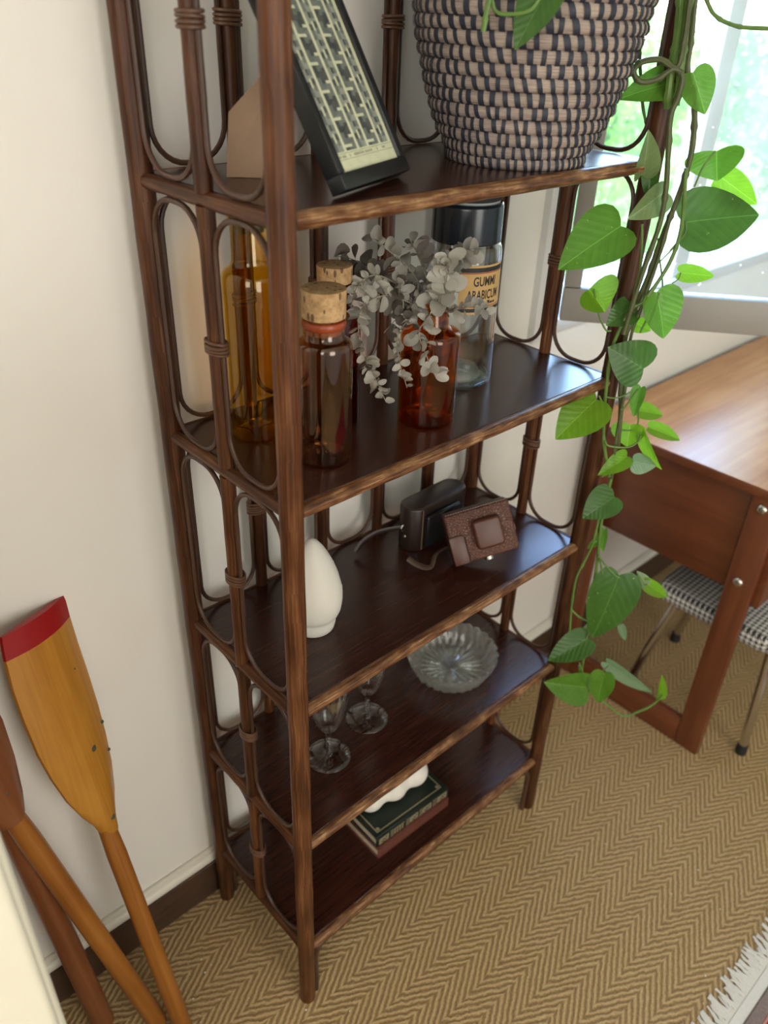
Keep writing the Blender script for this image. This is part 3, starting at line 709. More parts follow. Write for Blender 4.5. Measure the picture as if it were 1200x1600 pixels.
def gfr(x0, y0, x1, y1, w):
    for lo, hi in (((x0, y0), (x1, y0 + w)), ((x0, y1 - w), (x1, y1)), ((x0, y0 + w), (x0 + w, y1 - w)), ((x1 - w, y0 + w), (x1, y1 - w))):
        m.box((*lo, .0239), (*hi, .0243))
gfr(.010, .008, .180, .117, .0022)
for x, y in ((.0165, .0145), (.1735, .0145), (.0165, .1105), (.1735, .1105)):
    m.lathe([(.0005, 0), (.0042, 0), (.0040, .0003), (.0005, .0003)], 6, c=(x, y, .0239))
m.build('cover_border', GOLD, gb, smooth=False)
m = MB()
for i, (a, bq) in enumerate(((.006, .030), (.044, .070), (.084, .106), (.118, .142), (.158, .184))):
    m.box((a, -.0036, .0040), (bq, -.0031, .0200)) if i not in (1,) else None
    if i == 1:
        for j in range(4): m.box((a + j * .0066, -.0036, .004), (a + .0035 + j * .0066, -.0031, .020))
        m.box((a, -.0036, .018), (bq, -.0031, .0205))
for x in (.0355, .0395, .0755, .0795, .1105, .1145, .1475, .1525):
    m.box((x, -.0038, .002), (x + .0016, -.0030, .0222))
m.build('spine_gilding', GOLD, gb, smooth=False)
m = MB()
for a in (.012, .090, .124, .166):
    for dx, dz in ((0, .008), (.004, .012), (.008, .008), (.004, .0045), (.010, .014)):
        m.box((a + dx, -.0040, dz), (a + dx + .003, -.0033, dz + .003))
m.build('spine_ornament', GRNC, gb, smooth=False)
t_ = thing('plaster_ornament', (0.307, -0.130, S1 + .0488), 'white plaster ornament with rounded lobes resting on the green book', 'sculpture', rot=math.radians(4))
def blob(cs):
    mb = bpy.data.metaballs.new('lobes'); mb.resolution = .004; mb.render_resolution = .004; mb.threshold = .6
    for x, y, z, r in cs:
        e = mb.elements.new(); e.co = (x, y, z); e.radius = r
    o = bpy.data.objects.new('lobes', mb); COL.objects.link(o)
    dg = bpy.context.evaluated_depsgraph_get(); me = bpy.data.meshes.new_from_object(o.evaluated_get(dg)); bpy.data.objects.remove(o)
    zmin = min(v.co.z for v in me.vertices)
    for v in me.vertices: v.co.z -= zmin
    for p in me.polygons: p.use_smooth = True
    me.materials.clear(); me.materials.append(PLASTER); return me
link('lobed_body', blob([(-.060, -.018, .03, .046), (-.010, -.030, .034, .052), (.044, -.036, .036, .054), (-.02, .03, .04, .06), (.03, .03, .04, .06)]), t_)

# ------------------------------------------------------------------ oars leaning on the wall
def oarwood(name, c0, c1, c2): return grained(name, [(.3, c0), (.52, c1), (.75, c2)], .32, along=3.5, across=120, bump=.06)
OAR_Y = oarwood('honey_varnished_wood', (0.345, 0.135, 0.0135), (0.475, 0.205, 0.026), (0.56, 0.27, 0.045))
OAR_S = oarwood('orange_varnished_wood', (0.216, 0.0684, 0.01008), (0.3312, 0.1188, 0.01872), (0.4032, 0.1656, 0.036))
OAR_B = oarwood('red_brown_varnished_wood', (0.1575, 0.0495, 0.0165), (0.225, 0.075, 0.0255), (0.27, 0.0975, 0.0375))
REDP = plain('red_enamel', (0.30, 0.0035, 0.005), 0.4, 0.1, 60)
NAIL = plain('tarnished_copper_nail', (0.10, 0.10, 0.07), 0.5, 0.3, 300, Metallic=0.4)
def oar(name, foot, tip, e, blade, rs, mats, label, redtip, nails):
    foot, tip, e = Vector(foot), Vector(tip), Vector(e)
    a = (tip - foot); L = a.length; a.normalize(); e = (e - a * e.dot(a)).normalized(); nrm = a.cross(e)
    RM = Matrix(((e.x, nrm.x, a.x), (e.y, nrm.y, a.y), (e.z, nrm.z, a.z)))          # local x across, y through, z along
    t = thing(name, foot, label, 'oar', 'varnished oars leaning on the wall', rot=RM)
    zs = L - blade[-1][2] ; 
    m = MB(); m.tube([(0, 0, 0), (0, 0, .01), (0, .006, zs * .5), (0, .010, zs - .05), (0, .0115, zs + .01), (0, .012, zs + .10)], [rs * .8, rs, rs, rs * 1.0, rs * .85, rs * .25], 16, up=(1, 0, 0)); m.build('shaft', mats[0], t)
    # blade: outline entries (left, right, distance from tip), gently dished, thin rounded edges
    N = 9; V = []; rows = blade
    for l, r, d in rows:
        for side in (-1, 1):
            for j in range(N):
                s = j / (N - 1); x = -l + (l + r) * s; q = 1 - abs(2 * s - 1)
                y = side * (.0028 + .0035 * min(1, q * 1.6)) + .012 * (2 * s - 1) ** 2 * min(1, d / .1 + .4)
                V.append((x, y, L - d))
    def idx(i, sd, j): return i * 2 * N + sd * N + j
    def faces(i0, i1):
        F = []
        for i in range(i0, i1):
            for j in range(N - 1):
                F.append((idx(i, 0, j), idx(i, 0, j + 1), idx(i + 1, 0, j + 1), idx(i + 1, 0, j)))
                F.append((idx(i, 1, j + 1), idx(i, 1, j), idx(i + 1, 1, j), idx(i + 1, 1, j + 1)))
            F.append((idx(i, 1, 0), idx(i, 0, 0), idx(i + 1, 0, 0), idx(i + 1, 1, 0)))
            F.append((idx(i, 0, N - 1), idx(i, 1, N - 1), idx(i + 1, 1, N - 1), idx(i + 1, 0, N - 1)))
        return F
    def endcap(i, flip):
        f = [idx(i, 0, j) for j in range(N)] + [idx(i, 1, j) for j in range(N - 1, -1, -1)]
        return tuple(f[::-1] if flip else f)
    def uvs(F): return [[(V[q][0], V[q][2]) for q in f] for f in F]
    def put(F):
        us = sorted({q for f in F for q in f}); mp = {q: k_ for k_, q in enumerate(us)}
        mm = MB(); mm.add([V[q] for q in us], [tuple(mp[q] for q in f) for f in F], uvs(F)); return mm
    k = redtip
    F = faces(k, len(rows) - 1) + [endcap(len(rows) - 1, True)] + ([endcap(0, False)] if k == 0 else [])
    bl = put(F).build('blade', mats[1], t, ang=50)
    if k:
        F = faces(0, k) + [endcap(0, False)]; put(F).build('painted_tip', REDP, bl, ang=50)
    for x, d, r in nails:
        m = MB(); m.lathe([(.0005, 0), (r, 0), (r * .8, .0012), (.0005, .0016)], 10, M=Matrix.Translation((x, -.0050 + .012 * (x / .056) ** 2, L - d)) @ Matrix.Rotation(PI / 2, 4, 'X')); m.build('nail', NAIL, bl)
    return t
oar('oar', (-0.2000, -0.172, 0.0), (-0.2225, 0.012, 0.845), (0.90, 0.43, 0.16),
    [(.054, .053, .0), (.0555, .0545, .010), (.058, .055, .036), (.061, .056, .080), (.0625, .056, .130), (.061, .0545, .190), (.055, .051, .240), (.045, .045, .290), (.030, .034, .335), (.017, .022, .365), (.012, .0165, .385)], .0155,
    [OAR_S, OAR_Y], 'honey coloured oar with a red painted tip on its blade', 2, [(.012, .235, .0058), (.004, .360, .0055), (.047, .215, .0028), (.041, .262, .0028), (.028, .105, .0016)])
oar('oar', (-0.2270, -0.128, 0.0), (-0.3830, -0.014, 0.912), (0.92, 0.36, 0.13),
    [(.050, .050, .0), (.057, .057, .05), (.060, .060, .13), (.056, .056, .20), (.046, .044, .26), (.032, .028, .315), (.024, .019, .338)], .0165,
    [OAR_S, OAR_B], 'brown bladed oar crossing in front of another shaft at the left edge', 0, [(.004, .285, .003), (-.03, .30, .002)])
oar('oar', (-0.2995, -0.064, 0.0), (-0.354, 0.011, 1.02), (0.95, 0.3, 0.05),
    [(.080, .080, .0), (.088, .092, .05), (.080, .086, .13), (.060, .060, .20), (.042, .040, .27), (.028, .024, .36), (.018, .018, .43)], .0190,
    [OAR_B, OAR_B], 'reddish brown oar whose thick shaft stands leftmost against the skirting', 0, [])

# ------------------------------------------------------------------ pale cupboard close to the camera
CUP = plain('pale_cream_lacquer', (0.80, 0.76, 0.62), 0.35, 0.03, 12)
t_ = thing('cream_cupboard', (-0.862, -0.345, 0), 'pale cream cupboard edge close to the camera at the lower left', 'cupboard')
m = MB(); m.box((-.463, -.085, .06), (.463, .085, 1.32), .010, 3); m.build('body', CUP, t_)  # unseen left part widened to shade the floor by the oars
m = MB(); m.box((-.45, -.075, 0), (.45, .075, .0598), .003, 1); m.build('plinth', SKIRT, t_)
for s in (-1, 1):
    m = MB(); m.box((min(s * .003, s * .455), -.104, .075), (max(s * .003, s * .455), -.0852, 1.305), .008, 3); d_ = m.build('door', CUP, t_)
    m = MB(); m.lathe(rnd_prof([(.0005, 0), (.006, 0), (.006, .012), (.013, .016, .004), (.012, .025, .004), (.0005, .027)]), 16, M=Matrix.Translation((s * .03, -.1042, .68)) @ Matrix.Rotation(PI / 2, 4, 'X')); m.build('knob', METAL, d_)

# ------------------------------------------------------------------ wooden table under the window
TEAK = grained('orange_teak_top', [(.3, (.30, .105, .028)), (.52, (.44, .185, .062)), (.75, (.56, .27, .11))], .25, along=2.6, across=42, bump=.05)
TEAKD = grained('red_brown_teak', [(.3, (0.08925, 0.0238, 0.0085)), (.52, (0.1403, 0.0408, 0.01445)), (.75, (0.1997, 0.068, 0.0255))], .38, along=3, across=50, bump=.06)
TX0, TX1, TY0, TY1, TH = 1.062, 2.25, -0.475, 0.0185, 0.752
tb = thing('wooden_table', (1.60, -0.22, 0), 'orange brown wooden table with bolted end frame below the window', 'table')
def tbox(name, lo, hi, mat_, bev=.003, axis=2, parent=None):
    o = Vector((1.60, -0.22, 0)); m = MB(); m.box(Vector(lo) - o, Vector(hi) - o, bev, 2, axis=axis); return m.build(name, mat_, parent or tb)
tbox('table_top', (TX0, TY0, TH - .020), (TX1, TY1, TH - .0012), TEAKD, .002, axis=0)
tbox('top_veneer', (TX0 + .0015, TY0 + .0015, TH - .0011), (TX1 - .0015, TY1 - .0015, TH), TEAK, 0, axis=0)
def endframe(x0, s):
    """bolted end frame: apron board, two legs, floor rail"""
    xa, xb = sorted((x0, x0 + s * .022)); xc, xd = sorted((x0 + s * .0222, x0 + s * .045))
    tbox('apron_end', (xc, TY0 + .075, .478), (xd, TY1 - .02, TH - .0202), TEAKD, axis=1)
    f = tbox('leg', (xa, -0.452, 0), (xb, -0.392, TH - .0204), TEAKD)
    for z in (.705, .520):
        m = MB(); m.lathe(rnd_prof([(.0005, 0), (.0105, 0), (.0105, .003, .001), (.007, .0068, .002), (.0005, .0075)]), 18, M=Matrix.Translation((xa - 1.60 if s > 0 else xb - 1.60, -0.419 + .22, z)) @ Matrix.Rotation(-s * PI / 2, 4, 'Y')); m.build('bolt', METAL, f)
    tbox('leg', (xa, -0.065, 0), (xb, -0.012, TH - .0204), TEAKD)
    tbox('floor_rail', (xa, -0.3918, 0.002), (xb, -0.0652, .078), TEAKD, axis=1)
endframe(1.070, 1); endframe(2.24, -1)
tbox('apron_front', (1.0925, -0.468, .462), (2.215, -0.446, TH - .0202), TEAKD, axis=0)
tbox('apron_back', (1.1152, -0.034, .478), (2.194, -0.012, TH - .0202), TEAKD, axis=0)

# ------------------------------------------------------------------ stool with houndstooth seat
def hounds():
    g = G('houndstooth_cloth'); o = g.ob(); s = g.n('ShaderNodeSeparateXYZ', {0: o}); P_ = .0125
    x = g.math('FRACT', g.math('DIVIDE', g.math('ADD', g.math('SUBTRACT', s.outputs[0], s.outputs[2]), 1.0), P_)); y = g.math('FRACT', g.math('DIVIDE', g.math('ADD', s.outputs[1], 1.0), P_))
    a = g.math('LESS_THAN', x, .5); b_ = g.math('LESS_THAN', y, .5)
    d = g.math('LESS_THAN', g.math('FRACT', g.math('MULTIPLY', g.math('ADD', x, y), 2.0)), .5)
    same = g.math('MULTIPLY', a, b_); diff = g.math('ABSOLUTE', g.math('SUBTRACT', a, b_))
    f = g.math('ADD', same, g.math('MULTIPLY', diff, d))
    return g.end(g.pb(g.mix(f, (.62, .60, .56), (.02, .019, .022)), .75))
HOUND = hounds(); CHROME = plain('chrome_tube', (.62, .60, .58), .22, Metallic=1.0); BRUB = plain('black_rubber_foot', (.012, .012, .012), .6)
st_ = thing('stool', (1.285, -0.375, 0), 'metal legged stool with black and white houndstooth seat under the table', 'stool')
m = MB(); m.prism(rrect(.355, .300, .035, 6, -.1775, -.150), .345, .392, bev=.014); m.build('seat', HOUND, st_, ang=60)
m = MB(); m.prism(rrect(.290, .235, .03, 5, -.145, -.1175), .336, .3448); m.build('seat_pan', plain('dark_seat_pan', (.03, .025, .022), .6), st_)
for tx, ty, fx, fy in ((-.128, -.135, -.117, -.147), (-.122, .112, -.136, .169), (.135, .125, .140, .186), (.135, -.135, .140, -.147)):
    m = MB(); m.tube(spline([(tx * .75, ty * .8, .336), (tx * .97, ty * .97, .329), (tx * 1.0, ty * 1.0, .300), (fx * .5 + tx * .5, fy * .5 + ty * .5, .17), (fx, fy, .022)], 5), .0112, 12); lg = m.build('leg', CHROME, st_)
    m = MB(); m.lathe(rnd_prof([(.0005, 0), (.0135, 0), (.0140, .004, .002), (.0125, .030), (.0105, .032)]), 16, c=(fx, fy, 0)); m.build('rubber_foot', BRUB, lg)

# ------------------------------------------------------------------ fringed rug
RUGC = [plain('red_rug_pile', (.30, .010, .020), .95, .25, 300, .4), plain('grey_brown_rug_pile', (.22, .165, .15), .95, .4, 220, .4), plain('pink_rug_line', (.50, .22, .17), .95, .3, 250, .3)]
FRG = plain('off_white_wool_fringe', (.70, .67, .60), .9, .12, 200)
rg = thing('fringed_rug', (1.30, -1.60, 0), 'red and grey patterned rug with off white fringe on the sisal floor', 'rug')
def rbx(name, x0, x1, y0, y1, h, mt, bev=.002):
    m = MB(); m.box((x0 - 1.30, y0 + 1.60, .0008), (x1 - 1.30, y1 + 1.60, h), bev, 1); return m.build(name, mt, rg)
RX0, RX1, RYE = 0.40, 2.05, -0.812
rbx('woven_end', RX0, RX1, RYE - .020, RYE, .006, FRG)
rbx('grey_border', RX0, RX1, RYE - .042, RYE - .0202, .0085, RUGC[1]); rbx('pink_line', RX0, RX1, RYE - .048, RYE - .0422, .0087, RUGC[2]); rbx('red_field', RX0, RX1, -2.35, RYE - .0482, .009, RUGC[0])
m = MB(); rr_ = random.Random(5); x = RX0 + .003
while x < RX1:
    L = rr_.uniform(.026, .050); dr = rr_.uniform(-.010, .010) + .006; k = 5
    for j in range(3):
        ox = (j - 1) * .0016
        m.tube([(x + ox + dr * (q / k) ** 1.5 + rr_.uniform(-.0018, .0018) - 1.30, RYE + L * q / k + 1.60, .0032 - .0012 * q / k + .0008 * rr_.random()) for q in range(k + 1)], [.0019, .0020, .0020, .0019, .0017, .0009], 5)
    x += rr_.uniform(.0040, .0062)
m.build('fringe', FRG, rg, kind='stuff')

# crumbs on the carpet
m = MB()
for i in range(46):
    cx_, cy_ = (rr_.uniform(-.28, .25), rr_.uniform(-.42, -.05)) if i < 34 else (rr_.uniform(.2, .9), rr_.uniform(-.8, -.3))
    r = rr_.uniform(.0008, .0019); m.lathe([(.0002, 0), (r, r * .5), (r * .7, r * 1.3), (.0002, r * 1.6)], 5, c=(cx_, cy_, .0004))
m.build('carpet_crumbs', plain('white_crumb', (.75, .73, .68), .8), None, label='tiny white crumbs scattered on the sisal carpet', cat='crumbs', kind='stuff')

# ------------------------------------------------------------------ garden outside the window
LAWN = plain('garden_lawn', (0.085, 0.205, 0.022), 0.9, 0.35, 3)
m = MB(); m.box((-8, 0.40, -0.62), (30, 40, -0.55)); m.build('lawn', LAWN, kind='structure', smooth=False)
m = MB(); m.box((-0.5, YW + .151, -0.56), (4.2, 0.60, 0.60)); m.build('terrace_ledge', plain('pale_concrete', (.50, .49, .46), .8, .15, 6), kind='structure', smooth=False)
def foliage_mat(name, c0, c1):
    g = G(name); f = g.noise(g.ob(), 5, 3); c = g.mix(f, c0, c1)
    a = g.pb(c, .6); t = g.n('ShaderNodeBsdfTranslucent', {'Color': c}).outputs[0]
    return g.end(g.mixsh(.4, a, t))
FOL = [foliage_mat('bright_foliage', (.070, .20, .016), (.17, .33, .042)), foliage_mat('pale_foliage', (.13, .25, .05), (.25, .38, .10)), foliage_mat('deep_foliage', (.045, .14, .018), (.11, .24, .035))]
BARK = plain('shrub_bark', (.10, .065, .04), .9, .3, 40)
def shrub_mesh(seed, n):
    r = random.Random(seed); m = MB()
    lobes = [(r.uniform(-.45, .45), r.uniform(-.4, .4), r.uniform(.55, 1.35), r.uniform(.32, .55)) for _ in range(7)]
    for i in range(n):
        lx, ly, lz, lr = r.choice(lobes); d = Vector((r.gauss(0, 1), r.gauss(0, 1), r.gauss(0, 1))).normalized() * lr * r.uniform(.7, 1.05)
        c = Vector((lx, ly, max(.06, lz + d.z))) + Vector((d.x, d.y, 0)); s = r.uniform(.035, .075)
        q = Quaternion((r.uniform(-1, 1), r.uniform(-1, 1), r.uniform(-1, 1), r.uniform(-1, 1))).normalized()
        V = [c + q @ Vector(p) * s for p in ((0, -1, 0), (.42, -.2, .08), (.36, .4, .06), (0, 1, -.06), (-.36, .4, .06), (-.42, -.2, .08))]
        m.add(V, [(0, 1, 2, 3), (0, 3, 4, 5)])
    return m
SM = [shrub_mesh(11, 2600), shrub_mesh(12, 2600)]
shr = [(4.1, 1.9, .80, 0, 'bright green shrub close to the window, seen at its left edge'), (5.9, 2.3, .85, 1, 'pale green shrub seen through the middle of the window'),
       (8.0, 2.7, .85, 2, 'deep green shrub seen through the right hand window pane'), (6.6, 5.0, 1.25, 1, 'tall pale shrub far behind the left window edge'),
       (10.0, 5.6, 1.35, 0, 'tall bright shrub at the garden end behind the mullion'), (13.6, 6.0, 1.35, 2, 'tall deep green shrub at the far right of the garden')]
for i, (x, y, s, k, lab) in enumerate(shr):
    t = thing('garden_shrub', (x, y, -0.55), lab, 'shrub', 'garden shrubs outside the window'); t.scale = (s, s, s); t.rotation_euler = (0, 0, i * 1.3)
    link('foliage', SM[i % 2].mesh('foliage', FOL[k], smooth=False), t, kind='stuff')
    for j in range(3):
        m = MB(); m.tube(spline([(0.03 * j, 0, 0), (.08 * (j - 1), .05, .4), (.25 * (j - 1), .1 * (j - 1), .95)], 4), [.03 - .0018 * q for q in range(9)], 7); m.build('stem', BARK, t)
LEAVES = [[0.6406, -0.2873, 1.481, 0.5696, -0.2401, 1.4568, -0.592, -0.636, 0.496, 0.051, 0.25, 1],
[0.6358, -0.3036, 1.4887, 0.6558, -0.3227, 1.4405, -0.563, -0.821, 0.093, 0.0537, 0.3, 1],
[0.6077, -0.2766, 1.3595, 0.5881, -0.2855, 1.4194, -0.442, -0.855, -0.271, 0.0429, 0.6, 3],
[0.6211, -0.2756, 1.3714, 0.6167, -0.2852, 1.3298, -0.853, -0.481, 0.202, 0.0259, 0.5, 0],
[0.6328, -0.3006, 1.3424, 0.5831, -0.2807, 1.3081, -0.467, -0.867, 0.172, 0.0482, 0.5, 3],
[0.5946, -0.264, 1.2976, 0.5114, -0.2259, 1.2402, -0.629, -0.559, 0.54, 0.0875, 0.2, 1],
[0.5671, -0.2515, 1.2081, 0.5794, -0.2772, 1.1788, -0.411, -0.764, 0.497, 0.0894, 0.7, 2],
[0.6309, -0.285, 1.1777, 0.5892, -0.2727, 1.1532, -0.519, -0.648, 0.558, 0.0474, 0.3, 0],
[0.6541, -0.2795, 1.1466, 0.6762, -0.3007, 1.1335, -0.631, -0.759, 0.161, 0.0267, 0.3, 2],
[0.6476, -0.3149, 1.2015, 0.6665, -0.3329, 1.1304, -0.449, -0.887, 0.106, 0.0751, 0.4, 1],
[0.7226, -0.3036, 1.217, 0.782, -0.3328, 1.2079, -0.408, -0.891, 0.198, 0.0299, 0.2, 2],
[0.6867, -0.3108, 1.2983, 0.7944, -0.3724, 1.3073, -0.476, -0.769, 0.426, 0.0964, 0.15, 0],
[0.72, -0.315, 1.3906, 0.7183, -0.3271, 1.3528, -0.977, -0.187, 0.105, 0.0882, 0.3, 1],
[0.7619, -0.3136, 1.3512, 0.8171, -0.3526, 1.3141, -0.622, -0.776, -0.109, 0.0454, 0.1, 2],
[0.6357, -0.3242, 1.0874, 0.5869, -0.2844, 1.1219, -0.571, -0.811, 0.128, 0.0785, 0.15, 0],
[0.5835, -0.2811, 1.0375, 0.5275, -0.2551, 0.9743, -0.768, -0.349, 0.537, 0.0796, 0.2, 2],
[0.6492, -0.3164, 1.0503, 0.6431, -0.3174, 1.0012, -0.992, -0.034, 0.124, 0.0301, 0.5, 1],
[0.6813, -0.3056, 0.9994, 0.733, -0.3274, 0.983, -0.159, -0.806, 0.57, 0.0343, 0.4, 2],
[0.656, -0.309, 0.9804, 0.6487, -0.3158, 0.9442, -0.921, -0.303, 0.244, 0.061, 0.35, 2],
[0.7012, -0.3246, 0.969, 0.7625, -0.3557, 0.9366, -0.198, -0.867, 0.457, 0.0307, 0.5, 2],
[0.6526, -0.3335, 0.9723, 0.6767, -0.3704, 0.9107, -0.947, -0.21, -0.244, 0.026, 0.6, 2],
[0.6515, -0.3324, 0.9226, 0.6705, -0.3644, 0.9212, -0.853, -0.51, 0.112, 0.0403, 0.3, 4],
[0.6523, -0.3194, 0.9289, 0.6036, -0.3004, 0.9013, -0.564, -0.545, 0.621, 0.0371, 0.4, 2],
[0.6283, -0.324, 0.8607, 0.5856, -0.297, 0.8211, -0.745, -0.427, 0.512, 0.0607, 0.2, 0],
[0.6423, -0.3097, 0.7802, 0.6376, -0.3191, 0.7377, -0.993, -0.021, 0.113, 0.0222, 0.5, 1],
[0.6406, -0.3082, 0.761, 0.6262, -0.2943, 0.7379, -0.879, -0.305, 0.367, 0.0166, 0.5, 1],
[0.6576, -0.3521, 0.6916, 0.631, -0.3405, 0.549, -0.799, -0.593, 0.1, 0.0946, 0.2, 0],
[0.7139, -0.3784, 0.6663, 0.77, -0.4044, 0.6192, -0.31, -0.939, 0.15, 0.0318, 0.5, 2],
[0.7152, -0.3796, 0.6635, 0.7077, -0.3586, 0.6873, -0.296, -0.76, 0.579, 0.0263, 0.5, 3],
[0.6336, -0.3291, 0.5463, 0.5755, -0.2873, 0.495, -0.746, -0.321, 0.583, 0.0616, 0.25, 0],
[0.6574, -0.3104, 0.5334, 0.6726, -0.3111, 0.5577, -0.794, -0.365, 0.487, 0.0194, 0.3, 3],
[0.7327, -0.341, 0.5312, 0.7544, -0.3479, 0.4836, -0.65, -0.736, -0.189, 0.0178, 0.4, 4],
[0.6501, -0.3449, 0.4177, 0.5698, -0.2957, 0.4461, -0.406, -0.852, 0.331, 0.0777, 0.4, 1],
[0.6671, -0.3612, 0.4567, 0.6635, -0.3647, 0.3799, -0.894, -0.444, 0.062, 0.056, 0.4, 1],
[0.6905, -0.356, 0.4623, 0.7774, -0.4253, 0.3763, -0.631, -0.776, -0.011, 0.0344, 0.5, 4],
[0.778, -0.4398, 0.3761, 0.7718, -0.4338, 0.4391, -0.546, -0.838, 0.025, 0.0263, 0.6, 2],
[0.3285, -0.293, 1.5747, 0.2948, -0.2815, 1.5136, -0.766, -0.56, 0.317, 0.0459, 0.1, 0]]
